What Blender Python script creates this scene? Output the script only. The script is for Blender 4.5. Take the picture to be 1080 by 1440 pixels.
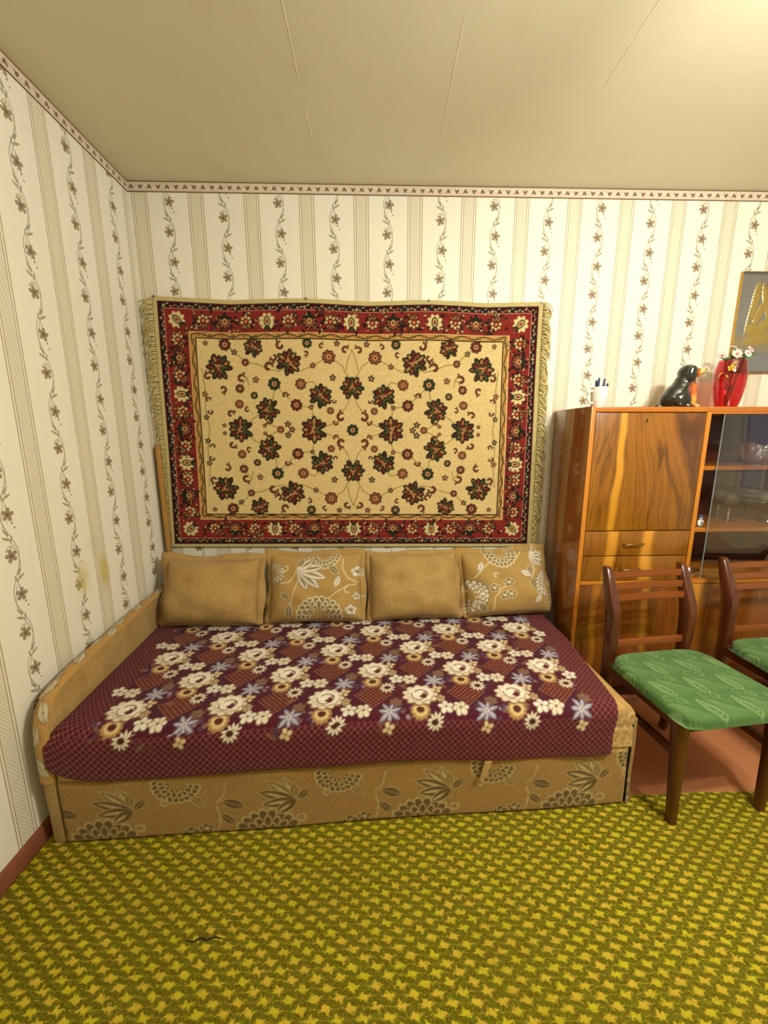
import bpy, bmesh, math, random
import numpy as np
from mathutils import Vector, Matrix

for _o in list(bpy.data.objects):
    bpy.data.objects.remove(_o)
SC = bpy.context.scene
C = SC.collection
PI = math.pi
rnd = random.Random(7)

# ------------------------------------------------------------------ camera
F_PX = 565.4165
YAW, PITCH, ROLL = 0.0326, 0.1900, -0.0033
CAM = (1.1172, -2.1498, 1.3446)
cam_d = bpy.data.cameras.new('camera')
cam = bpy.data.objects.new('camera', cam_d)
C.objects.link(cam)
cam_d.sensor_fit = 'VERTICAL'
cam_d.sensor_height = 24.0
cam_d.lens = 24.0 * F_PX / 1440.0
cam_d.clip_start = 0.02
_f = Vector((math.sin(YAW) * math.cos(PITCH), math.cos(YAW) * math.cos(PITCH), -math.sin(PITCH)))
_r = Vector((math.cos(YAW), -math.sin(YAW), 0))
_u = _r.cross(_f)
_r2 = _r * math.cos(ROLL) + _u * math.sin(ROLL)
_u2 = -_r * math.sin(ROLL) + _u * math.cos(ROLL)
_m = Matrix((( _r2.x, _u2.x, -_f.x, CAM[0]), (_r2.y, _u2.y, -_f.y, CAM[1]), (_r2.z, _u2.z, -_f.z, CAM[2]), (0, 0, 0, 1)))
cam.matrix_world = _m
SC.camera = cam

# ------------------------------------------------------------------ world, view
wd = bpy.data.worlds.new('world')
SC.world = wd
wd.use_nodes = True
wd.node_tree.nodes['Background'].inputs[0].default_value = (0.32, 0.38, 0.52, 1)
wd.node_tree.nodes['Background'].inputs[1].default_value = 0.5
SC.view_settings.view_transform = 'Standard'
SC.view_settings.look = 'None'
SC.view_settings.gamma = 1.0
SC.view_settings.use_curve_mapping = False
SC.view_settings.exposure = 1.15
SC.cycles.max_bounces = 8
SC.cycles.diffuse_bounces = 3
SC.cycles.glossy_bounces = 4
SC.cycles.transmission_bounces = 6
SC.cycles.transparent_max_bounces = 12
SC.cycles.caustics_reflective = False
SC.cycles.caustics_refractive = False
LAMP = (2.38, -1.76, 2.18)      # centre of the ceiling lamp's bulbs
LAMP_W = 18.0                   # power of each of its three bulbs
LAMP_C = (1.0, 0.955, 0.815)
ROOM_X, ROOM_Y, ROOM_Z = 4.3, -3.8, 2.5

# ------------------------------------------------------------------ helpers
def lin(c):
    c = np.asarray(c, float) / 255.0
    return np.where(c <= 0.04045, c / 12.92, ((c + 0.055) / 1.055) ** 2.4)

def L4(c):
    a = lin(c)
    return (float(a[0]), float(a[1]), float(a[2]), 1.0)

def wloc(o):
    v = Vector((0, 0, 0))
    while o is not None:
        v += o.location
        o = o.parent
    return v

def link(name, me, mat=None, parent=None, local=False):
    o = bpy.data.objects.new(name, me)
    C.objects.link(o)
    if parent is not None:
        o.parent = parent
        if not local:
            me.transform(Matrix.Translation(-wloc(parent)))
    if mat is not None:
        me.materials.append(mat)
    return o

def tag(o, label=None, cat=None, group=None, kind=None):
    if label: o['label'] = label
    if cat: o['category'] = cat
    if group: o['group'] = group
    if kind: o['kind'] = kind
    return o

def thing(name, label, cat, loc=(0, 0, 0), rz=0.0, group=None):
    o = bpy.data.objects.new(name, None)
    o.empty_display_size = 0.05
    C.objects.link(o)
    o.location = loc
    o.rotation_euler = (0, 0, rz)
    return tag(o, label, cat, group)

def fin(bm, smooth=False):
    me = bpy.data.meshes.new('mesh')
    bmesh.ops.recalc_face_normals(bm, faces=bm.faces[:])
    bm.to_mesh(me)
    bm.free()
    if smooth:
        me.polygons.foreach_set('use_smooth', np.ones(len(me.polygons), bool))
    return me

def sharp(me, deg=40):
    me.polygons.foreach_set('use_smooth', np.ones(len(me.polygons), bool))
    try:
        me.set_sharp_from_angle(angle=math.radians(deg))
    except Exception:
        pass
    return me

def add_box(bm, x0, x1, y0, y1, z0, z1, bev=0.0, seg=2, mat=None):
    r = bmesh.ops.create_cube(bm, size=1.0)
    vs = r['verts']
    for v in vs:
        v.co = Vector((x0 + (v.co.x + .5) * (x1 - x0), y0 + (v.co.y + .5) * (y1 - y0), z0 + (v.co.z + .5) * (z1 - z0)))
        if mat is not None:
            v.co = mat @ v.co
    if bev > 0:
        es = list({e for v in vs for e in v.link_edges})
        bmesh.ops.bevel(bm, geom=es, offset=bev, segments=seg, affect='EDGES', profile=0.6)

def box(x0, x1, y0, y1, z0, z1, bev=0.0, seg=2):
    bm = bmesh.new()
    add_box(bm, x0, x1, y0, y1, z0, z1, bev, seg)
    me = fin(bm)
    return sharp(me, 50) if bev > 0 else me

def add_tube(bm, pts, rad, n=8, cap=True):
    pts = [Vector(p) for p in pts]
    rads = rad if isinstance(rad, (list, tuple)) else [rad] * len(pts)
    rings = []
    up = Vector((0.13, 0.31, 0.94))
    for i, p in enumerate(pts):
        t = (pts[min(i + 1, len(pts) - 1)] - pts[max(i - 1, 0)])
        if t.length < 1e-9: t = Vector((0, 0, 1))
        t.normalize()
        a = t.cross(up)
        if a.length < 1e-3: a = t.cross(Vector((1, 0, 0)))
        a.normalize()
        b = t.cross(a)
        rings.append([bm.verts.new(p + (a * math.cos(2 * PI * k / n) + b * math.sin(2 * PI * k / n)) * rads[i]) for k in range(n)])
    for i in range(len(rings) - 1):
        for k in range(n):
            bm.faces.new((rings[i][k], rings[i][(k + 1) % n], rings[i + 1][(k + 1) % n], rings[i + 1][k]))
    if cap:
        bm.faces.new(rings[0][::-1])
        bm.faces.new(rings[-1])

def tube(pts, rad, n=8):
    bm = bmesh.new()
    add_tube(bm, pts, rad, n)
    return sharp(fin(bm), 60)

def lathe(prof, n=32, cx=0, cy=0, close=False, wob=None):
    """prof: (radius, z) pairs, spun about a vertical axis"""
    bm = bmesh.new()
    rings = []
    for (r, z) in prof:
        if r < 1e-5:
            rings.append([bm.verts.new((cx, cy, z))])
        else:
            ring = []
            for k in range(n):
                a = 2 * PI * k / n
                rr = r * (wob(a, z) if wob else 1.0)
                ring.append(bm.verts.new((cx + rr * math.cos(a), cy + rr * math.sin(a), z)))
            rings.append(ring)
    seq = list(range(len(rings)))
    pairs = list(zip(seq[:-1], seq[1:]))
    if close: pairs.append((seq[-1], seq[0]))
    for i, j in pairs:
        A, B = rings[i], rings[j]
        for k in range(n):
            a0, a1 = A[k % len(A)], A[(k + 1) % len(A)]
            b0, b1 = B[k % len(B)], B[(k + 1) % len(B)]
            f = []
            for v in (a0, a1, b1, b0):
                if v not in f: f.append(v)
            if len(f) >= 3: bm.faces.new(f)
    return sharp(fin(bm), 50)

def prism(outline, t0, t1, axis='x', bev=0.0):
    """closed 2-D outline extruded along an axis"""
    bm = bmesh.new()
    def mk(a, b, t):
        return {'x': (t, a, b), 'y': (a, t, b), 'z': (a, b, t)}[axis]
    A = [bm.verts.new(mk(a, b, t0)) for a, b in outline]
    B = [bm.verts.new(mk(a, b, t1)) for a, b in outline]
    bm.faces.new(A)
    bm.faces.new(B[::-1])
    n = len(A)
    for k in range(n):
        bm.faces.new((A[k], A[(k + 1) % n], B[(k + 1) % n], B[k]))
    bmesh.ops.recalc_face_normals(bm, faces=bm.faces[:])
    if bev > 0:
        bmesh.ops.bevel(bm, geom=bm.edges[:], offset=bev, segments=2, affect='EDGES', profile=0.6)
    return sharp(fin(bm), 40)

def grid_mesh(P, col=None, skirt=None, flip=False, uv=None, extra=None):
    """P: (nv,nu,3) points; col: (nv,nu,3) sRGB 0-255 woven / printed colour; skirt: offset vector closing the rim"""
    nv, nu = P.shape[:2]
    verts = P.reshape(-1, 3)
    cols = None if col is None else col.reshape(-1, 3)
    idx = np.arange(nv * nu).reshape(nv, nu)
    q = np.stack([idx[:-1, :-1], idx[:-1, 1:], idx[1:, 1:], idx[1:, :-1]], -1).reshape(-1, 4)
    if flip: q = q[:, ::-1]
    if skirt is not None:
        rim = np.concatenate([idx[0, :], idx[1:, -1], idx[-1, -2::-1], idx[-2:0:-1, 0]])
        sk = verts[rim] + np.asarray(skirt, float)
        base = len(verts)
        verts = np.concatenate([verts, sk])
        if cols is not None: cols = np.concatenate([cols, cols[rim]])
        n = len(rim)
        k = np.arange(n)
        k2 = (k + 1) % n
        s = np.stack([rim[k2], rim[k], base + k, base + k2], -1)
        if flip: s = s[:, ::-1]
        q = np.concatenate([q, s])
    return raw_mesh(verts, q, cols)

def raw_mesh(verts, q, cols=None):
    me = bpy.data.meshes.new('mesh')
    verts = np.ascontiguousarray(verts, dtype=np.float32)
    q = np.ascontiguousarray(q, dtype=np.int32)
    me.vertices.add(len(verts))
    me.vertices.foreach_set('co', verts.ravel())
    me.loops.add(q.size)
    me.loops.foreach_set('vertex_index', q.ravel())
    me.polygons.add(len(q))
    me.polygons.foreach_set('loop_start', np.arange(len(q), dtype=np.int32) * 4)
    me.polygons.foreach_set('loop_total', np.full(len(q), 4, dtype=np.int32))
    me.polygons.foreach_set('use_smooth', np.ones(len(q), bool))
    me.update(calc_edges=True)
    me.validate()
    if cols is not None:
        a = me.color_attributes.new('weave', 'FLOAT_COLOR', 'POINT')
        c4 = np.ones((len(verts), 4), dtype=np.float32)
        c4[:, :3] = lin(cols)
        a.data.foreach_set('color', c4.ravel())
    return me

# ------------------------------------------------------------------ node maths written as expressions
class V:
    def __init__(s, g, k): s.g, s.k = g, k
    def _o(s, op, *a): return s.g.m(op, s, *a)
    def __add__(s, b): return s._o('ADD', b)
    __radd__ = __add__
    def __sub__(s, b): return s._o('SUBTRACT', b)
    def __rsub__(s, b): return s.g.m('SUBTRACT', b, s)
    def __mul__(s, b): return s._o('MULTIPLY', b)
    __rmul__ = __mul__
    def __truediv__(s, b): return s._o('DIVIDE', b)
    def __neg__(s): return s._o('MULTIPLY', -1.0)
    def abs(s): return s._o('ABSOLUTE')
    def sin(s): return s._o('SINE')
    def cos(s): return s._o('COSINE')
    def floor(s): return s._o('FLOOR')
    def sqrt(s): return s._o('SQRT')
    def mod(s, b): return s._o('FLOORED_MODULO', b)
    def pow(s, b): return s._o('POWER', b)
    def max(s, b): return s._o('MAXIMUM', b)
    def min(s, b): return s._o('MINIMUM', b)
    def lt(s, b): return s._o('LESS_THAN', b)
    def gt(s, b): return s._o('GREATER_THAN', b)

class G:
    """a material's node tree"""
    def __init__(s, name, rough=0.6, spec=0.5):
        s.mat = bpy.data.materials.new(name)
        s.mat.use_nodes = True
        s.t = s.mat.node_tree
        s.b = s.t.nodes['Principled BSDF']
        s.b.inputs['Roughness'].default_value = rough
        s.b.inputs['Specular IOR Level'].default_value = spec
        s.out = s.t.nodes['Material Output']
    def n(s, ty, **kw):
        x = s.t.nodes.new(ty)
        for k, v in kw.items(): setattr(x, k, v)
        return x
    def put(s, sock, v):
        if isinstance(v, V): s.t.links.new(v.k, sock)
        elif isinstance(v, bpy.types.NodeSocket): s.t.links.new(v, sock)
        else: sock.default_value = v
    def m(s, op, *a):
        x = s.n('ShaderNodeMath', operation=op)
        for i, v in enumerate(a): s.put(x.inputs[i], v)
        return V(s, x.outputs[0])
    def sm(s, x, a, b):
        """smooth step from 0 at a to 1 at b"""
        r = s.n('ShaderNodeMapRange', interpolation_type='SMOOTHSTEP')
        s.put(r.inputs[0], x)
        r.inputs[1].default_value, r.inputs[2].default_value = (a, b) if a < b else (b, a)
        r.inputs[3].default_value, r.inputs[4].default_value = (0, 1) if a < b else (1, 0)
        return V(s, r.outputs[0])
    def xyz(s, kind='Object'):
        tc = s.n('ShaderNodeTexCoord')
        sp = s.n('ShaderNodeSeparateXYZ')
        s.t.links.new(tc.outputs[kind], sp.inputs[0])
        return V(s, sp.outputs[0]), V(s, sp.outputs[1]), V(s, sp.outputs[2])
    def vec(s, x, y, z):
        c = s.n('ShaderNodeCombineXYZ')
        for i, v in enumerate((x, y, z)): s.put(c.inputs[i], v)
        return c.outputs[0]
    def noise(s, vec, scale, detail=3, rough=0.5, dist=0.0):
        x = s.n('ShaderNodeTexNoise')
        if vec is not None: s.t.links.new(vec, x.inputs['Vector'])
        x.inputs['Scale'].default_value = scale
        x.inputs['Detail'].default_value = detail
        x.inputs['Roughness'].default_value = rough
        x.inputs['Distortion'].default_value = dist
        return V(s, x.outputs[0])
    def mix(s, f, a, b, mode='MIX'):
        x = s.n('ShaderNodeMix', data_type='RGBA', blend_type=mode)
        s.put(x.inputs[0], f)
        for i, v in ((6, a), (7, b)):
            if isinstance(v, (tuple, list)) and len(v) == 3: v = L4(v)
            s.put(x.inputs[i], v)
        return x.outputs[2]
    def ramp(s, f, stops):
        r = s.n('ShaderNodeValToRGB')
        s.put(r.inputs[0], f)
        e = r.color_ramp.elements
        while len(e) < len(stops): e.new(0.5)
        for k, (p, c) in enumerate(stops):
            e[k].position = p
            e[k].color = L4(c)
        return r.outputs[0]
    def col(s, c):
        if isinstance(c, (tuple, list)) and len(c) == 3: c = L4(c)
        s.put(s.b.inputs['Base Color'], c)
        return s
    def bump(s, h, strength=0.3, dist=0.002):
        x = s.n('ShaderNodeBump')
        x.inputs['Strength'].default_value = strength
        x.inputs['Distance'].default_value = dist
        s.put(x.inputs['Height'], h)
        s.t.links.new(x.outputs[0], s.b.inputs['Normal'])
        return s
    def coat(s, w, r=0.08):
        s.b.inputs['Coat Weight'].default_value = w
        s.b.inputs['Coat Roughness'].default_value = r
        return s
    def attr(s, name='weave'):
        a = s.n('ShaderNodeVertexColor')
        a.layer_name = name
        return a.outputs[0]

# ------------------------------------------------------------------ materials
def plain(name, c, rough=0.5, var=0.12, scale=30, spec=0.5, coat=0, metal=0.0):
    g = G(name, rough, spec)
    x, y, z = g.xyz()
    nz = g.noise(g.vec(x, y, z), scale, 4)
    g.col(g.mix(nz, [v * (1 - var) for v in c], [min(255, v * (1 + var)) for v in c]))
    g.b.inputs['Metallic'].default_value = metal
    if coat: g.coat(coat)
    return g.mat

P = 0.2575                       # wallpaper repeat
def wallpaper(name, stain=False):
    g = G(name, 0.5, 0.35)
    tc = g.n('ShaderNodeUVMap')
    sp = g.n('ShaderNodeSeparateXYZ')
    g.t.links.new(tc.outputs[0], sp.inputs[0])
    u, v = V(g, sp.outputs[0]), V(g, sp.outputs[1])
    # striped band
    uc = (u + P / 2).mod(P) - P / 2
    a = uc.abs()
    def band(lo, hi, s=0.0008): return g.sm(a, lo - s, lo + s) * g.sm(a, hi + s, hi - s)
    lines = band(.0215, .0262).max(band(.0315, .0362))
    lat_in = g.sm(a, .0205, .0190)
    d = .0098
    s1 = ((u + v * 0.62) / d * PI).sin().abs()
    s2 = ((u - v * 0.62) / d * PI).sin().abs()
    net = g.sm(s1.min(s2), .34, .08)
    dots = g.sm(s1.max(s2), .45, .25)
    # vine
    x = u.mod(P) - P / 2
    cidx = (u / P).floor()
    vv = v + cidx * (-P / 4)
    th = vv * (2 * PI / P)
    t1 = (x - th.sin() * .021).abs()
    t2 = (x - (th + .55).sin() * .019 - .001).abs()
    stem = g.sm(t1, .0023, .0008).max(g.sm(t2, .0020, .0006))
    half = (vv / (P / 2)).floor().mod(2.0)
    sg = 1.0 - half * 2.0
    xm = x * sg
    vm = vv.mod(P / 2)
    def ell(cx, cy, rx, ry, rot=0.0, xx=xm):
        dx, dy = xx - cx, vm - cy
        c_, s_ = math.cos(rot), math.sin(rot)
        p = (dx * c_ + dy * s_) / rx
        q = (dy * c_ - dx * s_) / ry
        return g.sm((p * p + q * q), 1.35, .65)
    def arc(cx, cy, r, w, side):
        dx, dy = xm - cx, vm - cy
        rr = ((dx * dx + dy * dy).sqrt() - r).abs()
        return g.sm(rr, w * 1.5, w * .4) * side(dx, dy)
    fy = P / 4
    dx, dy = xm + .006, vm - fy
    r = (dx * dx + dy * dy).sqrt()
    ang = g.m('ARCTAN2', dx, dy)
    pet = (ang * 2.5 + 0.5).cos().abs().pow(.55)
    flower = g.sm(r - pet * .0160 - .0065, .0012, -.0012)
    core = g.sm(r, .0045, .002)
    leaves = ell(-.014, .1195, .0150, .0040, -.5).max(ell(.0105, .0085, .0165, .0042, .95))
    leaves = leaves.max(ell(.0035, .116, .0140, .0032, 1.25))
    hA = 1.0 - half
    curl = arc(-.0065, fy + .0205, .0105, .0013, lambda p, q: g.sm(q, -.004, .0)) * hA
    bud = ell(-.019, fy + .0185, .0032, .0038).max(ell(-.005, fy + .026, .0022, .003)) * hA
    spike = ell(-.004, fy + .0255, .0017, .0095) * half
    bud2 = ell(-.016, fy - .0275, .0034, .0046, .6).max(ell(-.023, .0205, .003, .004)) * half
    curl2 = arc(-.0085, fy - .025, .0075, .0009, lambda p, q: g.sm(q, -.004, .0)) * half
    green = stem.max(leaves).max(curl).max(curl2)
    brown = flower.max(bud).max(spike).max(bud2)
    wv = g.vec(u, v, 0.0)
    fade = g.noise(wv, 7.0, 2)
    base = g.mix(g.noise(wv, 3.0, 3), (235, 230, 216), (243, 239, 228))
    c = g.mix(lat_in * .75, base, (229, 223, 200))
    c = g.mix(lat_in * (net * .55).max(dots * .6), c, (132, 118, 90))
    c = g.mix(lines * .9, c, (178, 160, 128))
    c = g.mix(green * .80, c, g.mix(fade, (152, 142, 106), (124, 115, 74)))
    c = g.mix(brown * .90, c, g.mix(g.sm(r, .002, .014), (104, 84, 58), (146, 126, 96)))
    c = g.mix(core * .6, c, (88, 70, 50))
    if stain:
        def blot(cu, cv, ru, rv, col, k, c):
            a_, b_ = (u - cu) / ru, (v - cv) / rv
            dd = (a_ * a_ + b_ * b_).sqrt() + (g.noise(wv, 14.0, 4) - .5) * .9
            return g.mix(g.sm(dd, 1.0, .1) * k, c, col)
        c = blot(-.110, .79, .055, .11, (206, 190, 92), .55, c)
        c = blot(.012, .775, .045, .105, (196, 178, 60), .75, c)
        c = blot(-.02, .90, .05, .07, (206, 200, 160), .35, c)
    g.col(c)
    h = lines * .5 + green * .4 + brown * .6 + lat_in * net * .5 + g.noise(wv, 260.0, 2) * .35
    g.bump(h, .25, .0008)
    return g.mat

def border_paper():
    g = G('border_paper', 0.55, 0.3)
    tc = g.n('ShaderNodeUVMap')
    sp = g.n('ShaderNodeSeparateXYZ')
    g.t.links.new(tc.outputs[0], sp.inputs[0])
    u, v = V(g, sp.outputs[0]), V(g, sp.outputs[1])
    p = .041
    k = (u / p).floor().mod(2.0)
    x = u.mod(p) - p / 2
    sg = 1.0 - k * 2.0
    y = (v - .022) * sg
    def ell(cx, cy, rx, ry):
        a, b = (x - cx) / rx, (y - cy) / ry
        return g.sm(a * a + b * b, 1.4, .6)
    blob = ell(0, .002, .0065, .0075).max(ell(.007, -.003, .005, .006)).max(ell(-.006, -.004, .0035, .004))
    curl = g.sm((y - (x * 150).sin() * .010).abs(), .0022, .0006)
    edge = g.sm(v, .0050, .0038).max(g.sm(v, .0402, .0414))
    edge2 = g.sm((v - .0075).abs(), .0012, .0006).max(g.sm((v - .0375).abs(), .0012, .0006))
    c = g.mix(g.noise(g.vec(u, v, 0.0), 40, 3), (214, 198, 180), (228, 215, 198))
    c = g.mix(curl * .5, c, (150, 122, 100))
    c = g.mix(blob * .85, c, (96, 70, 52))
    c = g.mix(edge2 * .35, c, (160, 130, 100))
    c = g.mix(edge * .9, c, (110, 82, 46))
    g.col(c)
    return g.mat

def carpet_mat():
    g = G('carpet_wool', 0.95, 0.1)
    x, y, z = g.xyz()
    w = g.vec(x, y, 0.0)
    fine = g.noise(g.vec(x * 2.2, y, 0.0), 150.0, 3, .7)
    fine2 = g.noise(g.vec(x * 1.0, y * 1.0, 3.0), 95.0, 3, .7)
    xx = x + (fine - .5) * .030
    yy = y + (fine2 - .5) * .024
    a, b = .0605, .0372
    def star(ox, oy):
        p = ((xx + ox).mod(a) - a / 2) / (a * .5)
        q = ((yy + oy).mod(b) - b / 2) / (b * .5)
        p2 = p + q * .45                       # leaning points, as in a hound's-tooth check
        core = p.abs().max(q.abs() * .9)
        ast = (p2.abs().pow(.62) + (q - p * .25).abs().pow(.62))
        return g.sm(ast, .97, .75).max(g.sm(core, .31, .21))
    s = star(0, 0).max(star(a / 2, b / 2))
    row = ((yy / (b / 2)) * PI).sin().abs()
    streak = g.sm(row, .34, .05) * g.sm(g.noise(g.vec(x, y * 7.0, 1.0), 46.0, 3, .8), .46, .58)
    big = g.noise(w, 2.2, 3)
    hue = g.noise(w, 20.0, 2)
    yel = g.mix(g.sm(hue, .42, .60), (224, 194, 62), (214, 202, 40))
    yel = g.mix(g.sm(fine2, .35, .7) * .35, yel, (172, 130, 44))
    dk = g.mix(g.sm(g.noise(g.vec(x * 1.5, y, 2.0), 70.0, 4, .8), .40, .60), (116, 96, 14), (110, 120, 20))
    dk = g.mix(g.sm(g.noise(g.vec(x, y * .7, 5.0), 200.0, 3, .8), .50, .64) * .8, dk, (70, 58, 8))
    dk = g.mix(g.sm(g.noise(g.vec(x, y, 15.0), 120.0, 3, .8), .56, .66) * .7, dk, (150, 128, 34))
    m = s.max(streak * .75)
    c = g.mix(m, dk, yel)
    c = g.mix(g.sm(g.noise(g.vec(x * 1.0, y * .6, 7.0), 260.0, 2, .8), .57, .70) * .5, c, (206, 190, 90))
    c = g.mix(g.sm(big, .35, .75) * .25, c, (120, 104, 20))
    g.col(c)
    g.bump(g.noise(w, 420.0, 3, .8) + s * .4, .8, .004)
    return g.mat

def wood(name, dark, mid, light, streaks=(), freq=16.0, rough=.28, coat=.6, axis='z', seed=0.0, flame=0.0, origin=0.0, feather=0.0):
    """lacquered veneer, grain along the given local axis; streaks = (position across, half width, strength)"""
    g = G(name, rough, .5)
    x, y, z = g.xyz()
    if axis == 'z': acr, alo, oth = x + y * .7, z, y
    elif axis == 'x': acr, alo, oth = z + y * .7, x, y
    else: acr, alo, oth = x + z * .7, y, z
    wob = g.noise(g.vec(acr * 1.2 + seed, alo * .9, seed), 2.2, 2)
    ac2 = acr + (wob - .5) * .16
    if flame:
        q = (alo - flame)
        ac2 = ac2 + (q * q) * .09 * (1.0 - g.sm((acr - origin).abs(), .05, .22))
    v1 = g.noise(g.vec(ac2 * freq + seed, alo * .75, 0.3 + seed), 1.0, 5, .62, .9)
    v2 = g.noise(g.vec(ac2 * freq * 7, alo * 1.6, seed), 1.0, 3, .6)
    c = g.ramp(v1, [(.28, dark), (.46, mid), (.60, mid), (.78, light)])
    c = g.mix(g.sm(v2, .35, .72) * .40, c, dark)
    if feather:
        fe = g.noise(g.vec(ac2 * 13 + 3.3, alo * 1.7 + seed, seed), 1.0, 4, .6, 1.4)
        c = g.mix(g.sm(fe, .50, .72) * feather, c, [v * .8 for v in dark])
        fe2 = g.noise(g.vec(ac2 * 70, alo * 2.4, 2.0), 1.0, 3, .7, .6)
        c = g.mix(g.sm(fe2, .52, .70) * feather * .6, c, dark)
    for (p, w, k) in streaks:
        sx = (acr - p + (wob - .5) * .10).abs()
        c = g.mix(g.sm(sx, w * 1.25, w * .35) * k, c, light)
    c = g.mix(g.sm(g.noise(g.vec(acr * 900, alo * 12, 0), 1.0, 2), .55, .75) * .22, c, [v * .55 for v in dark])
    g.col(c)
    g.coat(coat, .06)
    g.bump(v2, .05, .0006)
    return g.mat

def glass_mat(name, tint=(1, 1, 1), refl=(1, 1, 1), ior=1.5, gain=1.0, rough=0.0):
    """clear glass: tinted pass-through plus mirror by Fresnel"""
    g = G(name)
    g.t.nodes.remove(g.b)
    tr = g.n('ShaderNodeBsdfTransparent')
    tr.inputs[0].default_value = (*tint, 1)
    gl = g.n('ShaderNodeBsdfGlossy')
    gl.inputs['Roughness'].default_value = rough
    gl.inputs[0].default_value = (*refl, 1)
    fr = g.n('ShaderNodeLayerWeight')
    f0 = ((ior - 1) / (ior + 1)) ** 2
    f = ((V(g, fr.outputs['Facing']).pow(5.0) * (1 - f0) + f0) * gain).min(1.0)
    mx = g.n('ShaderNodeMixShader')
    g.put(mx.inputs[0], f)
    g.t.links.new(tr.outputs[0], mx.inputs[1])
    g.t.links.new(gl.outputs[0], mx.inputs[2])
    g.t.links.new(mx.outputs[0], g.out.inputs[0])
    return g.mat

def fabric(name, base=None, fine=520.0, amt=.22, slub=0.0, rough=.9, bump=.35, sheen=.15):
    """cloth: woven colour from the mesh (or one colour) with a thread grain"""
    g = G(name, rough, .15)
    x, y, z = g.xyz()
    w = g.vec(x, y, z)
    n1 = g.noise(w, fine, 3, .7)
    c = g.attr() if base is None else L4(base)
    g0 = g.mix(g.sm(n1, .3, .72) * amt * 2, c, (0, 0, 0), 'MIX')
    if slub:
        n2 = g.noise(g.vec(x * 3, y * 3, z * .6), 120.0, 3, .7)
        g0 = g.mix(g.sm(n2, .45, .75) * slub, g0, (238, 205, 140))
        n3 = g.noise(w, 9.0, 3)
        g0 = g.mix(g.sm(n3, .40, .75) * slub * .8, g0, (120, 84, 34))
    g.col(g0)
    g.b.inputs['Sheen Weight'].default_value = sheen
    g.bump(n1, bump, .0015)
    return g.mat

M = {}
M['paper'] = wallpaper('wallpaper')
M['paper_stained'] = wallpaper('wallpaper_stained', True)
M['border'] = border_paper()
M['paper_plain'] = plain('wallpaper_far', (222, 212, 186), .6, .05, 4, .3)
M['carpet'] = carpet_mat()
g = G('ceiling_paper', .8, .2)
_x, _y, _z = g.xyz()
_w = g.vec(_x, _y, 0)
_c = g.mix(g.noise(_w, 1.3, 4), (216, 208, 182), (226, 219, 196))
_c = g.mix(g.sm(g.noise(_w, 3.1, 4), .55, .8) * .3, _c, (202, 188, 148))
g.col(_c)
g.bump(g.noise(_w, 90, 3), .15, .002)
M['ceiling'] = g.mat
g = G('painted_floorboards', .35, .5)
_x, _y, _z = g.xyz()
_c = g.mix(g.noise(g.vec(_x, _y * 9, 0), 6, 4), (184, 118, 80), (200, 134, 94))
g.col(_c)
g.bump(g.noise(g.vec(_x, _y * 6, 0), 30, 3), .1, .002)
M['floor'] = g.mat
M['base'] = plain('brown_gloss_paint', (134, 78, 56), .4, .1, 12)
M['white_paint'] = plain('white_paint', (226, 222, 212), .45, .04, 8)
M['grey_paint'] = plain('grey_paint', (150, 150, 150), .5, .06, 8)
W_D, W_M, W_L = (80, 44, 8), (150, 94, 22), (208, 148, 44)
M['walnut'] = wood('walnut_veneer', W_D, W_M, W_L, [(.14, .018, .9)], 15, seed=1.7, flame=.28, origin=.33, feather=.75)
M['walnut_drawer'] = wood('walnut_drawer_veneer', W_D, W_M, (210, 146, 48), [(.155, .030, .95), (.335, .030, .95)], 15, seed=4.1, feather=.45)
M['walnut_low'] = wood('walnut_lower_veneer', (70, 32, 8), (136, 76, 20), (200, 134, 40), [(.575, .035, .95), (.36, .02, .6), (.09, .02, .4)], 13, seed=8.3)
M['walnut_side'] = wood('walnut_side_veneer', (92, 46, 12), (148, 86, 26), (176, 110, 40), [], 8, seed=3.3, rough=.2, coat=.9)
M['edge'] = wood('beech_edge', (176, 106, 28), (200, 126, 38), (220, 150, 56), [], 20, rough=.35, coat=.3, seed=2.0)
M['inner'] = wood('cabinet_inside', (70, 30, 12), (96, 44, 18), (112, 56, 24), [], 12, rough=.4, coat=.2, seed=5.0)
M['shelf'] = wood('shelf_veneer', (150, 84, 24), (182, 108, 36), (202, 132, 52), [], 14, axis='x', rough=.25, coat=.5, seed=6.0)
M['chair_wood'] = wood('chair_wood', (50, 21, 9), (90, 40, 18), (116, 56, 28), [], 30, rough=.3, coat=.5, seed=9.0)
M['slat_wood'] = wood('chair_slat_wood', (110, 52, 22), (142, 76, 34), (164, 96, 48), [], 30, axis='x', rough=.3, coat=.5, seed=9.0)
M['pole_wood'] = wood('raw_pole', (140, 98, 40), (170, 124, 56), (190, 146, 76), [], 24, rough=.7, coat=0, seed=11.0)
M['brass'] = plain('aged_brass', (132, 112, 74), .35, .2, 60, metal=.9)
M['steel'] = plain('dull_steel', (120, 120, 120), .35, .2, 60, metal=1.0)
M['pane'] = glass_mat('pane_glass', (.90, .91, .92), (1, 1, 1), 1.5, 1.9)
M['wineglass'] = glass_mat('clear_glass', (.90, .91, .91), (1, 1, 1), 1.5, 2.4, .02)
M['red_glass'] = glass_mat('red_glass', (.86, .28, .34), (1, 1, 1), 1.5, 1.5)
M['crystal'] = glass_mat('cut_crystal', (.84, .87, .88), (1, 1, 1), 1.5, 9.0, .16)
M['porcelain'] = plain('white_porcelain', (238, 236, 230), .12, .02, 10, coat=.6)
M['tan_cloth'] = fabric('tan_chenille', (178, 145, 88), 420, .16, .42)
M['woven'] = fabric('woven_cloth', None, 460, .14, 0.0)
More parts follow.
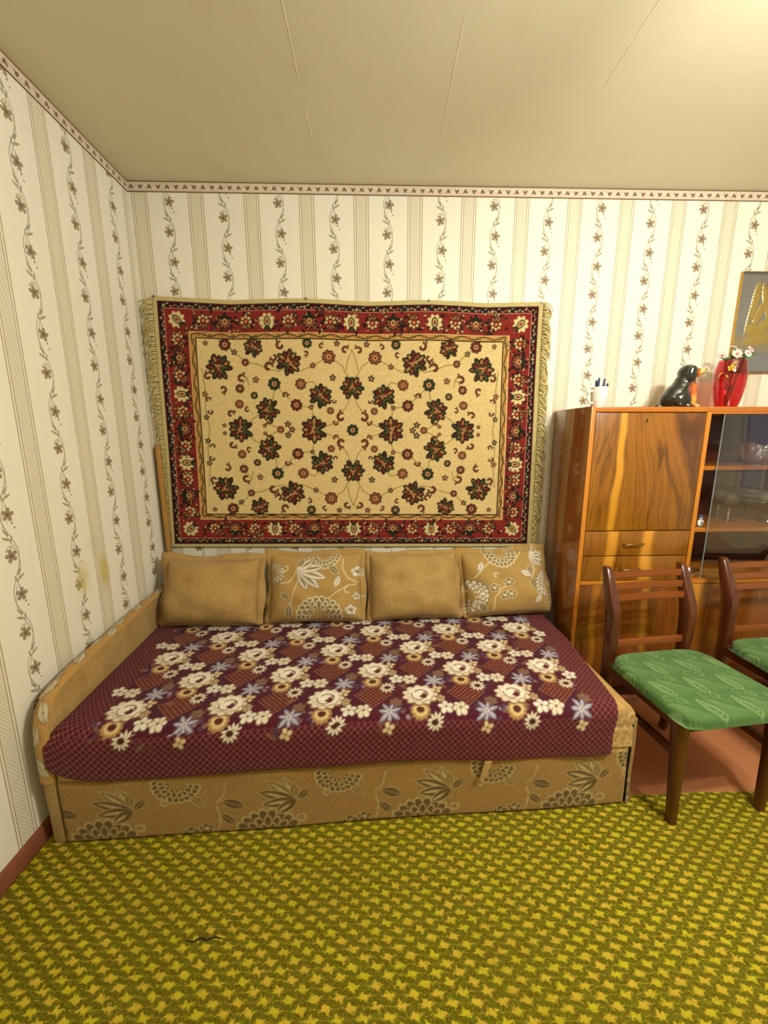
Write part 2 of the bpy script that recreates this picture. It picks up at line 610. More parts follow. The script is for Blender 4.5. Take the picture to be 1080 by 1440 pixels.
M['rug_wool'] = fabric('rug_wool', None, 330, .16, 0.0, .95, .5, .1)
M['spread'] = fabric('bedspread_cloth', None, 600, .10, 0.0, .8, .3, .08)
M['green_cloth'] = fabric('green_jacquard', None, 600, .10, 0.0, .75, .3, .15)
M['fringe'] = plain('fringe_cotton', (196, 180, 124), .9, .2, 60)

# ------------------------------------------------------------------ drawing of woven and printed patterns
class Canvas:
    """colour field in metres, v up; (ox, oy) is the lower left corner; optional wrap in u"""
    def __init__(s, w, h, step, bg, ox=0.0, oy=0.0, wrap=False):
        s.nu, s.nv, s.step, s.ox, s.oy, s.wrap, s.w = int(round(w / step)) + 1, int(round(h / step)) + 1, step, ox, oy, wrap, w
        s.a = np.empty((s.nv, s.nu, 3))
        s.a[:] = bg
        s.U = ox + np.arange(s.nu) * step
        s.Vv = oy + np.arange(s.nv) * step
    def _win(s, x0, x1, y0, y1):
        i0 = max(0, int((x0 - s.ox) / s.step) - 1); i1 = min(s.nu, int((x1 - s.ox) / s.step) + 3)
        j0 = max(0, int((y0 - s.oy) / s.step) - 1); j1 = min(s.nv, int((y1 - s.oy) / s.step) + 3)
        if i0 >= i1 or j0 >= j1: return None
        X, Y = np.meshgrid(s.U[i0:i1], s.Vv[j0:j1])
        return (slice(j0, j1), slice(i0, i1)), X, Y
    def _put(s, sl, cov, c, al=1.0):
        k = (np.clip(cov, 0, 1) * al)[..., None]
        s.a[sl] = s.a[sl] * (1 - k) + np.asarray(c, float) * k
    def _rep(s, fn, cx, R):
        fn(cx)
        if s.wrap:
            if cx - R < s.ox: fn(cx + s.w)
            if cx + R > s.ox + s.w: fn(cx - s.w)
    def ell(s, cx, cy, a, b, rot, c, al=1.0):
        R = max(a, b)
        def f(cx):
            w = s._win(cx - R, cx + R, cy - R, cy + R)
            if w is None: return
            sl, X, Y = w
            dx, dy = X - cx, Y - cy
            p = (dx * math.cos(rot) + dy * math.sin(rot)) / a
            q = (dy * math.cos(rot) - dx * math.sin(rot)) / b
            d = 1 - np.sqrt(p * p + q * q)
            s._put(sl, d * min(a, b) / s.step + .5, c, al)
        s._rep(f, cx, R)
    def lens(s, cx, cy, ang, L, wd, c, al=1.0):
        """pointed leaf that starts at (cx,cy) and runs L along ang"""
        mx, my = cx + math.cos(ang) * L / 2, cy + math.sin(ang) * L / 2
        R = L / 2 + wd
        def f(mx):
            w = s._win(mx - R, mx + R, my - R, my + R)
            if w is None: return
            sl, X, Y = w
            dx, dy = X - mx, Y - my
            p = (dx * math.cos(ang) + dy * math.sin(ang)) / (L / 2)
            q = np.abs(dy * math.cos(ang) - dx * math.sin(ang))
            s._put(sl, (wd * (1 - p * p) - q) / s.step + .5, c, al)
        s._rep(f, mx, R)
    def drop(s, cx, cy, ang, L, wd, c, al=1.0):
        """rounded petal, fat at its outer end"""
        s.ell(cx + math.cos(ang) * L * .58, cy + math.sin(ang) * L * .58, L * .44, wd, ang, c, al)
        s.lens(cx, cy, ang, L * .9, wd * .7, c, al)
    def line(s, pts, wd, c, al=1.0):
        for (x0, y0), (x1, y1) in zip(pts[:-1], pts[1:]):
            w = s._win(min(x0, x1) - wd, max(x0, x1) + wd, min(y0, y1) - wd, max(y0, y1) + wd)
            if w is None: continue
            sl, X, Y = w
            dx, dy = x1 - x0, y1 - y0
            t = np.clip(((X - x0) * dx + (Y - y0) * dy) / (dx * dx + dy * dy + 1e-12), 0, 1)
            d = np.hypot(X - x0 - t * dx, Y - y0 - t * dy)
            s._put(sl, (wd / 2 - d) / s.step + .5, c, al)
    def arc(s, cx, cy, r, a0, a1, wd, c, al=1.0, r1=None, n=12):
        r1 = r if r1 is None else r1
        s.line([(cx + (r + (r1 - r) * k / n) * math.cos(a0 + (a1 - a0) * k / n), cy + (r + (r1 - r) * k / n) * math.sin(a0 + (a1 - a0) * k / n)) for k in range(n + 1)], wd, c, al)
    def rect(s, x0, x1, y0, y1, c):
        i0, i1 = int(round((x0 - s.ox) / s.step)), int(round((x1 - s.ox) / s.step))
        j0, j1 = int(round((y0 - s.oy) / s.step)), int(round((y1 - s.oy) / s.step))
        s.a[max(0, j0):max(0, j1), max(0, i0):max(0, i1)] = c
    def scallop(s, cx, cy, R, n, depth, c, ph=0.0, sy=1.0, al=1.0):
        w = s._win(cx - R * 1.2, cx + R * 1.2, cy - R * 1.2, cy + R * 1.2)
        if w is None: return
        sl, X, Y = w
        dx, dy = X - cx, (Y - cy) / sy
        th = np.arctan2(dy, dx)
        rr = R * (1 - depth + depth * np.abs(np.cos(n / 2 * th + ph)))
        s._put(sl, (rr - np.hypot(dx, dy)) / s.step + .5, c, al)
    def sample(s, U, Vv):
        """bilinear lookup, wrapping"""
        fu = ((np.asarray(U) - s.ox) / s.step) % (s.nu - 1)
        fv = ((np.asarray(Vv) - s.oy) / s.step) % (s.nv - 1)
        i, j = np.floor(fu).astype(int), np.floor(fv).astype(int)
        a, b = (fu - i)[..., None], (fv - j)[..., None]
        i2, j2 = np.minimum(i + 1, s.nu - 1), np.minimum(j + 1, s.nv - 1)
        A = s.a
        return (A[j, i] * (1 - a) + A[j, i2] * a) * (1 - b) + (A[j2, i] * (1 - a) + A[j2, i2] * a) * b

def wobble(U, Vv, amp, seed, k=3.0):
    r = np.random.RandomState(seed)
    z = np.zeros_like(U)
    for _ in range(9):
        a, b, ph = r.uniform(-1, 1) * k * 2.2, r.uniform(-1, 1) * k * 2.2, r.uniform(0, 6.28)
        z += np.sin(a * U * PI + b * Vv * PI + ph) / 9
    return z * amp

# ------------------------------------------------------------------ the room
def wall(name, x0, x1, y0, y1, z0, z1, mat, uvf, parent=None):
    bm = bmesh.new()
    add_box(bm, x0, x1, y0, y1, z0, z1)
    bmesh.ops.recalc_face_normals(bm, faces=bm.faces[:])
    lay = bm.loops.layers.uv.new('UVMap')
    for f in bm.faces:
        for l in f.loops:
            l[lay].uv = uvf(l.vert.co)
    me = bpy.data.meshes.new('mesh')
    bm.to_mesh(me)
    bm.free()
    o = link(name, me, mat, parent)
    if parent is None: o['kind'] = 'structure'
    return o

wall('wall_back', -0.1, ROOM_X + .1, 0, .1, 0, ROOM_Z, M['paper'], lambda c: (c.x - .053, c.z - .1632))
wall('wall_left', -0.1, 0, ROOM_Y - .1, 0, 0, ROOM_Z, M['paper_stained'], lambda c: (c.y + .52, c.z - .0125))
wall('wall_front', 0, ROOM_X, ROOM_Y - .1, ROOM_Y, 0, ROOM_Z, M['paper_plain'], lambda c: (c.x, c.z))
# the right-hand wall has the window that the cabinet's glass mirrors
WY0, WY1, WZ0, WZ1 = -2.7, -1.2, .85, 2.15
bm = bmesh.new()
for (ya, yb, za, zb) in ((ROOM_Y - .1, WY0, 0, ROOM_Z), (WY1, 0, 0, ROOM_Z), (WY0, WY1, 0, WZ0), (WY0, WY1, WZ1, ROOM_Z)):
    add_box(bm, ROOM_X, ROOM_X + .25, ya, yb, za, zb)
lay = bm.loops.layers.uv.new('UVMap')
for f in bm.faces:
    for l in f.loops: l[lay].uv = (l.vert.co.y, l.vert.co.z)
me = bpy.data.meshes.new('mesh'); bmesh.ops.recalc_face_normals(bm, faces=bm.faces[:]); bm.to_mesh(me); bm.free()
tag(link('wall_right', me, M['paper_plain']), kind='structure')
bm = bmesh.new()
for (ya, yb, za, zb) in ((WY0, WY0 + .06, WZ0, WZ1), (WY1 - .06, WY1, WZ0, WZ1), (WY0 + .06, WY1 - .06, WZ0, WZ0 + .06), (WY0 + .06, WY1 - .06, WZ1 - .06, WZ1), (-1.98, -1.92, WZ0 + .06, WZ1 - .06)):
    add_box(bm, ROOM_X + .10, ROOM_X + .16, ya, yb, za, zb, .004)
win = tag(link('window_1', fin(bm), M['white_paint']), kind='structure')
for (ya, yb) in ((WY0 + .06, -1.98), (-1.92, WY1 - .06)):
    link('pane', box(ROOM_X + .126, ROOM_X + .132, ya, yb, WZ0 + .06, WZ1 - .06), M['wineglass'], win)
link('window_sill', box(ROOM_X - .06, ROOM_X + .10, WY0 - .04, WY1 + .04, WZ0 - .03, WZ0 - .001, .004), M['white_paint'], win)

tag(link('floor', box(-.1, ROOM_X + .25, ROOM_Y - .1, .1, -.06, 0), M['floor']), kind='structure')
ceil = tag(link('ceiling', box(-.1, ROOM_X + .25, ROOM_Y - .1, .1, ROOM_Z, ROOM_Z + .06), M['ceiling']), kind='structure')
# papered-over joints on the ceiling: a low ragged ridge each
def seam(pts, h=.0022, w=.0035, seed=0):
    r = random.Random(seed)
    bm = bmesh.new()
    prev = None
    for i, (x, y) in enumerate(pts):
        ww = w * r.uniform(.6, 1.3)
        hh = h * r.uniform(.5, 1.2) * (0 if i in (0, len(pts) - 1) else 1)
        row = [bm.verts.new((x - ww, y, ROOM_Z + .0002)), bm.verts.new((x + ww * .2, y, ROOM_Z - hh)), bm.verts.new((x + ww, y, ROOM_Z + .0002))]
        if prev:
            bm.faces.new((prev[0], prev[1], row[1], row[0]))
            bm.faces.new((prev[1], prev[2], row[2], row[1]))
        prev = row
    return link('seam', fin(bm), M['ceiling'], ceil)
def run(x0, y0, x1, y1, n, seed):
    r = random.Random(seed)
    return [(x0 + (x1 - x0) * k / n + r.uniform(-.0009, .0009), y0 + (y1 - y0) * k / n) for k in range(n + 1)]
seam(run(.886, -1.1, .890, -.56, 22, 1), .0013, .003, 1)
seam(run(.893, -.46, .893, -.13, 16, 2), .0013, .003, 2)
seam(run(1.392, -.80, 1.411, -.05, 30, 3), .0009, .003, 3)
seam(run(1.905, -1.1, 1.920, -.55, 22, 4), .0011, .003, 4)

wall('trim_1', .0032, ROOM_X, -.003, -.0002, ROOM_Z - .046, ROOM_Z - .001, M['border'], lambda c: (c.x, c.z - ROOM_Z + .046))
wall('trim_2', .0002, .003, ROOM_Y, -.0002, ROOM_Z - .046, ROOM_Z - .001, M['border'], lambda c: (c.y, c.z - ROOM_Z + .046))
tag(link('baseboard_left', prism([(0.0005, 0), (.013, 0), (.013, .050), (.010, .059), (.006, .064), (.0005, .064)], ROOM_Y + .01, -.02, 'y'), M['base']), kind='structure')
tag(link('baseboard_back', prism([(-0.0005, 0), (-.0115, 0), (-.0115, .050), (-.010, .059), (-.006, .064), (-.0005, .064)], .04, ROOM_X - .01, 'x'), M['base']), kind='structure')
# ------------------------------------------------------------------ carpet on the floor
CARP_Y = -.893
def carpet_outline():
    n = 40
    pts = [(3.9, -3.6)]
    pts += [(3.9 - (3.9 - .017) * k / n, CARP_Y + .003 * math.sin(k * 1.7)) for k in range(n + 1)]
    pts += [(.017 + .002 * math.sin(k * 1.1), CARP_Y - (3.6 + CARP_Y) * k / n) for k in range(1, n + 1)]
    return pts
cp = link('carpet', prism(carpet_outline(), .0005, .007, 'z'), M['carpet'])
tag(cp, 'yellow and olive checked wool carpet covering the floor before the sofa', 'carpet')

# ------------------------------------------------------------------ ceiling lamp (above and behind the camera's view): its bulbs light the room
lamp = thing('ceiling_lamp', 'brass ceiling lamp with three bare bulbs hanging from the ceiling', 'lamp', (LAMP[0], LAMP[1], ROOM_Z))
link('canopy', lathe([(0, ROOM_Z - .001), (.06, ROOM_Z - .001), (.05, ROOM_Z - .03), (.012, ROOM_Z - .045), (0, ROOM_Z - .045)], 24, LAMP[0], LAMP[1]), M['brass'], lamp)
link('rod', tube([(LAMP[0], LAMP[1], ROOM_Z - .03), (LAMP[0], LAMP[1], LAMP[2] + .10)], .008), M['brass'], lamp)
g = G('lit_bulb')
g.b.inputs['Emission Color'].default_value = (*LAMP_C, 1)
g.b.inputs['Emission Strength'].default_value = 12.0
M['bulb'] = g.mat
for k in range(3):
    a = .5 + 2 * PI * k / 3
    bx, by = LAMP[0] + .13 * math.cos(a), LAMP[1] + .13 * math.sin(a)
    link('arm', tube([(LAMP[0], LAMP[1], LAMP[2] + .10), (LAMP[0] + .07 * math.cos(a), LAMP[1] + .07 * math.sin(a), LAMP[2] + .13), (bx, by, LAMP[2] + .085)], .006), M['brass'], lamp)
    bl = link('bulb', lathe([(0, LAMP[2] + .09), (.014, LAMP[2] + .085), (.016, LAMP[2] + .06), (.03, LAMP[2] + .03), (.028, LAMP[2] + .012), (0, LAMP[2])], 20, bx, by), M['bulb'], lamp)
    ld = bpy.data.lights.new('bulb_light', 'POINT')
    ld.energy = LAMP_W
    ld.color = LAMP_C
    ld.shadow_soft_size = .03
    lo = bpy.data.objects.new('bulb_light', ld)
    C.objects.link(lo)
    lo.location = (bx, by, LAMP[2] - .035)

# ------------------------------------------------------------------ the rug on the wall
RW, RH = 1.93, 1.26
CREAM, DKG, RED, MAR, TAN, OLV, BRN = (226, 200, 142), (30, 36, 26), (136, 42, 37), (70, 16, 26), (196, 150, 78), (112, 104, 48), (120, 52, 34)
rc = Canvas(RW, RH, .0030, (206, 190, 132), -RW / 2, -RH / 2)
rc.rect(-.945, .945, -.612, .612, MAR)
rc.rect(-.934, .934, -.602, .602, (34, 22, 30))
rc.rect(-.914, .914, -.582, .582, (206, 130, 110))
rc.rect(-.910, .910, -.578, .578, RED)
rc.rect(-.804, .804, -.478, .478, (222, 190, 130))
rc.rect(-.799, .799, -.473, .473, (196, 150, 84))
rc.rect(-.774, .774, -.449, .449, (26, 24, 22))
rc.rect(-.768, .768, -.443, .443, CREAM)
_rr = np.random.RandomState(3)
# faint weft streaks in the cream field
_n = _rr.normal(0, 1, rc.a.shape[:2])
for _k in range(5): _n[:, 1:] = _n[:, 1:] * .45 + _n[:, :-1] * .55
rc.a += (_n * 7)[..., None]

def r_blob(c, x, y, R, col, edge=DKG):
    c.ell(x, y, R + .004, R + .004, 0, edge)
    c.ell(x, y, R, R, 0, col)
def r_palmette(c, x, y, R, ang, v=0):
    cols = [[(132, 46, 38), (184, 122, 66), (76, 74, 44)], [(150, 76, 50), (118, 36, 34), (180, 136, 78)], [(110, 36, 36), (100, 90, 50), (176, 100, 60)]][v % 3]
    n = 11
    for k in range(n):
        a = ang + (k / (n - 1) - .5) * 5.3
        L = R * (1.08 - .14 * (k % 2))
        c.drop(x, y, a, L + .004, R * .20 + .0035, DKG)
        c.lens(x, y, a, L * 1.10, R * .13, DKG)
    for k in range(n):
        a = ang + (k / (n - 1) - .5) * 5.3
        L = R * (1.08 - .14 * (k % 2))
        c.lens(x + math.cos(a) * R * .30, y + math.sin(a) * R * .30, a, L * .68, R * .125, cols[k % 3])
    c.ell(x, y, R * .56, R * .52, ang, DKG)
    for k in range(7):
        a = ang + (k / 6 - .5) * 4.6
        c.lens(x + math.cos(a) * R * .06, y + math.sin(a) * R * .06, a, R * .50, R * .10, cols[(k + 1) % 3])
    bx, by = x - math.cos(ang) * R * .1, y - math.sin(ang) * R * .1
    c.ell(bx, by, R * .27, R * .22, ang, (206, 166, 110))
    c.ell(bx, by, R * .18, R * .13, ang, (138, 38, 38))
    c.ell(bx, by, R * .08, R * .06, ang, DKG)
    for sgn in (-1, 1):
        a = ang + PI + sgn * .5
        c.lens(x, y, a, R * .9, R * .15, DKG)
        c.lens(x, y, a, R * .75, R * .07, (96, 92, 44))
def r_rosette(c, x, y, R, v=0, n=8):
    f = [(132, 44, 36), (176, 84, 50), (60, 64, 36)][v % 3]
    for k in range(n):
        a = 2 * PI * k / n + .2
        c.ell(x + math.cos(a) * R * .66, y + math.sin(a) * R * .66, R * .40, R * .34, a, DKG)
    for k in range(n):
        a = 2 * PI * k / n + .2
        c.ell(x + math.cos(a) * R * .62, y + math.sin(a) * R * .62, R * .27, R * .20, a, f)
    c.ell(x, y, R * .50, R * .50, 0, DKG)
    c.ell(x, y, R * .40, R * .40, 0, (206, 172, 116))
    c.ell(x, y, R * .22, R * .22, 0, (146, 40, 38))
def r_curl(c, x, y, R, ang, fl=1, col=(134, 58, 36)):
    c.arc(x, y, R * .7, ang, ang + fl * 3.6, R * .46, DKG, r1=R * .38)
    c.arc(x, y, R * .7, ang, ang + fl * 3.6, R * .22, col, r1=R * .38)
    ex, ey = x + math.cos(ang) * R * .7, y + math.sin(ang) * R * .7
    for d in (-.7, .5):
        c.lens(ex, ey, ang + fl * -1.2 + d, R * .8, R * .20, DKG)
        c.lens(ex, ey, ang + fl * -1.2 + d, R * .62, R * .10, (164, 92, 48))
BIG = [(-.664, .308, .051, 2.6), (-.318, .332, .051, .9), (-.161, .169, .0476, 1.0), (-.430, .101, .0476, 3.4), (-.198, .0, .0544, PI), (-.573, .0, .051, PI), (0, .212, .0476, PI / 2), (-.492, .405, .0374, 1.2)]
ROS = [(-.632, .418, .0272), (-.117, .361, .0306), (-.393, .228, .0289), (-.285, .124, .0272), (-.26, .227, .0255), (-.223, .424, .0221), (-.534, .333, .017), (-.485, .248, .0153), (-.098, .26, .0153), (-.197, .317, .0136), (-.112, .097, .017), (-.496, .171, .017), (-.567, .205, .0204), (-.573, .128, .0204), (0, 0, .0272), (-.075, .426, .0136), (-.726, .422, .0119), (-.588, .383, .0136), (-.21, .114, .0119), (-.369, .0, .017), (-.332, .027, .0153), (-.311, .0, .0153), (-.742, .175, .014), (-.742, .06, .013), (-.655, .02, .010), (-.45, .02, .010), (-.13, .20, .010)]
CUR = [(-.357, .413, .0272, 2.5), (-.418, .31, .0306, 1.0), (-.391, .358, .0238, 4.0), (-.556, .254, .0272, 1.4), (-.651, .201, .0238, 5.2), (-.722, .263, .0238, 2.2), (-.341, .172, .0204, .4), (-.058, .065, .0306, 2.0), (-.034, .396, .0238, 1.2), (-.422, .048, .0238, 4.2), (-.084, .036, .017, 3.0), (-.618, .078, .0238, .9), (-.535, .1, .017, 2.0), (-.231, .377, .017, 5.0), (-.152, .412, .017, 1.5), (-.718, .088, .017, 3.5), (-.729, .148, .017, .7), (-.69, .36, .02, 4.4), (-.09, .145, .015, 3.2)]
VINE = [[(-.632, .418), (-.57, .37), (-.534, .333), (-.48, .325), (-.418, .30)], [(-.418, .30), (-.37, .29), (-.318, .31)], [(-.393, .228), (-.34, .172), (-.285, .124), (-.21, .11)], [(-.393, .228), (-.40, .16), (-.43, .101)], [(-.161, .169), (-.21, .114), (-.198, .05)], [(-.117, .361), (-.197, .317), (-.26, .29)], [(-.117, .361), (-.05, .32), (-.03, .28), (0, .25)], [(0, .40), (-.02, .35), (-.03, .30)], [(0, .19), (-.03, .12), (-.058, .085)], [(-.058, .05), (-.13, .02), (-.198, .0)], [(-.75, .30), (-.74, .2), (-.745, .1), (-.73, 0)], [(-.43, .101), (-.50, .06), (-.573, 0)], [(-.369, 0), (-.43, .03), (-.422, .05)], [(-.26, .227), (-.2, .24), (-.16, .20)], [(-.567, .205), (-.53, .26), (-.52, .22)]]
for sx in (1, -1):
    for sy in (1, -1):
        for v in VINE: rc.line([(x * sx, y * sy) for x, y in v], .0048, (146, 130, 58), .9)
for sx in (1, -1):
    for sy in (1, -1):
        def ra(a): return math.atan2(math.sin(a) * sy, math.cos(a) * sx)
        for i, (x, y, R, a) in enumerate(CUR): r_curl(rc, x * sx, y * sy, R * .95, ra(a), sx * sy)
        for i, (x, y, R) in enumerate(ROS):
            if (x == 0 and sx < 0) or (y == 0 and sy < 0): continue
            r_rosette(rc, x * sx, y * sy, R * 1.08, i, 8 if R > .016 else 5)
        for i, (x, y, R, a) in enumerate(BIG):
            if (x == 0 and sx < 0) or (y == 0 and sy < 0): continue
            r_palmette(rc, x * sx, y * sy, R * 1.12, ra(a), i)
# red border: shields, pale urns and crescent flowers between leafy scrolls
def b_shield(x, y, a):
    R = .046
    for k in range(9):
        t = a + PI + (k / 8 - .5) * 4.2
        rc.lens(x, y, t, R * .92, R * .26, DKG)
    rc.ell(x, y, R * .62, R * .66, a, DKG)
    for k in range(7):
        t = a + PI + (k / 6 - .5) * 3.6
        rc.lens(x + math.cos(t) * R * .25, y + math.sin(t) * R * .25, t, R * .5, R * .12, (160, 84, 58))
    rc.lens(x, y, a, R * 1.05, R * .22, DKG)
    rc.ell(x, y, R * .30, R * .26, a, (214, 180, 120))
    rc.ell(x, y, R * .18, R * .15, a, (120, 60, 30))
def b_urn(x, y, a):
    R = .046
    for k in range(8):
        t = a + (k / 7 - .5) * 5.2
        rc.ell(x + math.cos(t) * R * .55, y + math.sin(t) * R * .55, R * .34, R * .22, t, (226, 206, 150))
    rc.ell(x, y, R * .56, R * .36, a, (40, 52, 34))
    rc.ell(x, y, R * .42, R * .24, a, (206, 186, 120))
    rc.ell(x, y, R * .25, R * .13, a, (150, 40, 38))
    for s in (-1, 1): rc.lens(x - math.cos(a) * R * .4, y - math.sin(a) * R * .4, a + PI + s * .6, R * .7, R * .14, (46, 50, 34))
def b_cres(x, y, a, fl):
    R = .037
    for k in range(5):
        t = a + fl * (.2 + k * .85)
        rc.drop(x, y, t, R * .86, R * .28, (50, 26, 24))
        rc.drop(x, y, t, R * .78, R * .20, (220, 192, 132))
    rc.ell(x, y, R * .40, R * .40, 0, (50, 26, 24))
    rc.ell(x, y, R * .30, R * .30, 0, (170, 56, 42))
    rc.ell(x, y, R * .12, R * .12, 0, (220, 190, 120))
    for k in range(3):
        t = a + fl * (4.6 + k * .5)
        rc.lens(x + math.cos(t) * R * .3, y + math.sin(t) * R * .3, t, R * .95, R * .16, (44, 34, 28))
        rc.lens(x + math.cos(t) * R * .4, y + math.sin(t) * R * .4, t, R * .6, R * .07, (206, 150, 84))
def border_run(n, step, axis):
    for side in (1, -1):
        for k in range(-n, n + 1):
            t = k * step
            if axis == 'h': x, y, out = t, side * .528, side * PI / 2
            else: x, y, out = side * .857, t, (0 if side > 0 else PI)
            m = abs(k) % 4
            for j in range(22):                     # leafy ground
                jx, jy = _rr.uniform(-step * .55, step * .55), _rr.uniform(-.042, .042)
                px, py = (x + jx, y + jy) if axis == 'h' else (x + jy, y + jx)
                cc = [(58, 20, 26), (206, 150, 90), (74, 66, 40), (40, 24, 24), (224, 196, 140)][_rr.randint(5)]
                aa = _rr.uniform(0, 6.28)
                rc.lens(px, py, aa, .026, .0062, (44, 20, 24))
                rc.lens(px + .003 * math.cos(aa), py + .003 * math.sin(aa), aa, .019, .0034, cc)
            big_first = (axis == 'h')
            if m == 0: (b_urn if big_first else b_shield)(x, y, out)
            elif m == 2: (b_shield if big_first else b_urn)(x, y, out)
            else: b_cres(x, y, out + (1.2 if k > 0 else -1.2 + PI), 1 if (k > 0) == (side > 0) else -1)
border_run(7, .1045, 'h')
border_run(5, .0870, 'v')
for sx in (1, -1):
    for sy in (1, -1):
        rc.ell(sx * .857, sy * .528, .05, .05, 0, RED)
        b_urn(sx * .857, sy * .528, math.atan2(sy, sx))
# guard bands: chain on the dark one, wavy vine on the tan one
def chain(x0, y0, x1, y1, off):
    n = int(math.hypot(x1 - x0, y1 - y0) / .017)
    ca = math.atan2(y1 - y0, x1 - x0)
    cols = [(176, 170, 110), (206, 120, 84), (120, 140, 110), (206, 176, 120)]
    for k in range(n):
        t = (k + .5) / n
        x, y = x0 + (x1 - x0) * t, y0 + (y1 - y0) * t
        s = math.sin(k * PI / 2) * .004
        x, y = x - math.sin(ca) * s, y + math.cos(ca) * s
        rc.lens(x - math.cos(ca) * .008, y - math.sin(ca) * .008, ca + (.5 if k % 2 else -.5), .018, .0032, cols[(k // 2) % 4])
        if k % 5 == 0: rc.ell(x, y, .0062, .0055, ca, cols[(k // 5) % 4])
chain(-.924, .592, .924, .592, 0); chain(-.924, -.592, .924, -.592, 0); chain(-.924, -.592, -.924, .592, 0); chain(.924, -.592, .924, .592, 0)
def wavy(x0, y0, x1, y1):
    L = math.hypot(x1 - x0, y1 - y0); n = int(L / .006); ca = math.atan2(y1 - y0, x1 - x0)
    pts = []
    for k in range(n + 1):
        t = k / n; s = math.sin(t * L / .11 * 2 * PI) * .007
        pts.append((x0 + (x1 - x0) * t - math.sin(ca) * s, y0 + (y1 - y0) * t + math.cos(ca) * s))
    rc.line(pts, .0048, (44, 46, 26))
    m = int(L / .055)
    for k in range(m):
        t = (k + .5) / m
        rc.ell(x0 + (x1 - x0) * t, y0 + (y1 - y0) * t, .0085, .0065, ca, [(140, 52, 34), (52, 58, 34)][k % 2])
        rc.ell(x0 + (x1 - x0) * t, y0 + (y1 - y0) * t, .0035, .003, ca, (206, 170, 70))
wavy(-.786, .461, .786, .461); wavy(-.786, -.461, .786, -.461); wavy(-.786, -.461, -.786, .461); wavy(.786, -.461, .786, .461)
rc.a = np.clip(rc.a + _rr.normal(0, 5, rc.a.shape[:2])[..., None], 0, 255)

rug = thing('wall_rug', 'fringed oriental rug with red border and cream flowered field hung on wall', 'rug', (1.02, 0, .74))
TLc, TRc, BLc, BRc = np.array([.075, 2.0035]), np.array([1.983, 1.9906]), np.array([.037, .753]), np.array([2.0047, .728])
NAILS = [.003, .385, .70, .997]
def rug_pt(s, t):
    """s, t in 0..1 (left-right, bottom-top) -> x, y, z on the wall, sagging between its nails"""
    s, t = np.asarray(s, float), np.asarray(t, float)
    a = (1 - t)[..., None] * ((1 - s)[..., None] * BLc + s[..., None] * BRc) + t[..., None] * ((1 - s)[..., None] * TLc + s[..., None] * TRc)
    sag = np.full(s.shape, 1.0)
    for n in NAILS: sag = np.minimum(sag, np.abs(s - n) / .19)
    sag = np.minimum(sag, 1.0)
    z = a[..., 1] - sag ** 1.3 * .010 * t ** 3
    y = -.012 - .004 * np.sin(s * 17 + t * 2) * (t ** 2) - .003 * np.cos(t * 8 + s * 3) - .004 * (1 - sag) * t ** 6
    return np.stack([a[..., 0], y, z], -1)
S_, T_ = np.meshgrid(np.linspace(0, 1, rc.nu), np.linspace(0, 1, rc.nv))
link('pile', grid_mesh(rug_pt(S_, T_), rc.a, skirt=(0, .0085, 0)), M['rug_wool'], rug)
# warp fringe at both ends
def fringe(side):
    r = random.Random(5 + side)
    bm = bmesh.new()
    s0 = 0.0 if side < 0 else 1.0
    for k in range(170):
        t = (k + .5) / 170
        p = rug_pt(np.array([s0]), np.array([t]))[0]
        lean = .9 + .55 * math.sin(t * 9 + side) + r.uniform(-.35, .35)
        L = r.uniform(.060, .085) * (1.0 if side > 0 else .95)
        out = .052 if side > 0 else min(.060, p[0] - .010)
        out = out * r.uniform(.55, 1.0) * (1 if t > .15 else .6 + 2.6 * t)
        dz = -math.sqrt(max(1e-4, L * L - min(out, L * .97) ** 2)) * (.6 + .4 * lean)
        pts = []
        for j in range(5):
            q = j / 4
            pts.append((p[0] + side * out * math.sin(q * PI / 2) + r.uniform(-.0025, .0025), p[1] + .004 - .013 * math.sin(q * PI * .8) * r.uniform(.1, 1), p[2] + dz * q * q * (.4 + .6 * q) + r.uniform(-.003, .003)))
        add_tube(bm, pts, [.0030, .0036, .0034, .0030, .0012], 4)
    o = link('fringe', fin(bm, True), M['fringe'], rug)
    o['kind'] = 'stuff'
fringe(-1); fringe(1)
for sn in NAILS:
    q = rug_pt(np.array([sn]), np.array([1.0]))[0]
    link('nail', tube([(q[0], .002, q[2] - .004), (q[0], -.020, q[2] - .002), (q[0], -.021, q[2] - .002), (q[0], -.024, q[2] - .002)], [.0018, .0018, .0055, .0050], 8), M['steel'], rug)

# ------------------------------------------------------------------ sofa (local frame: x along its front, y towards the wall)
SO = (.050, -1.011, 0.0)
SR = math.radians(2.33)
sofa = thing('sofa_bed', 'tan upholstered sofa bed with leafy flower fabric along its front', 'sofa', SO, SR)
def s2w(x, y, z):
    return (SO[0] + x * math.cos(SR) - y * math.sin(SR), SO[1] + x * math.sin(SR) + y * math.cos(SR), z)

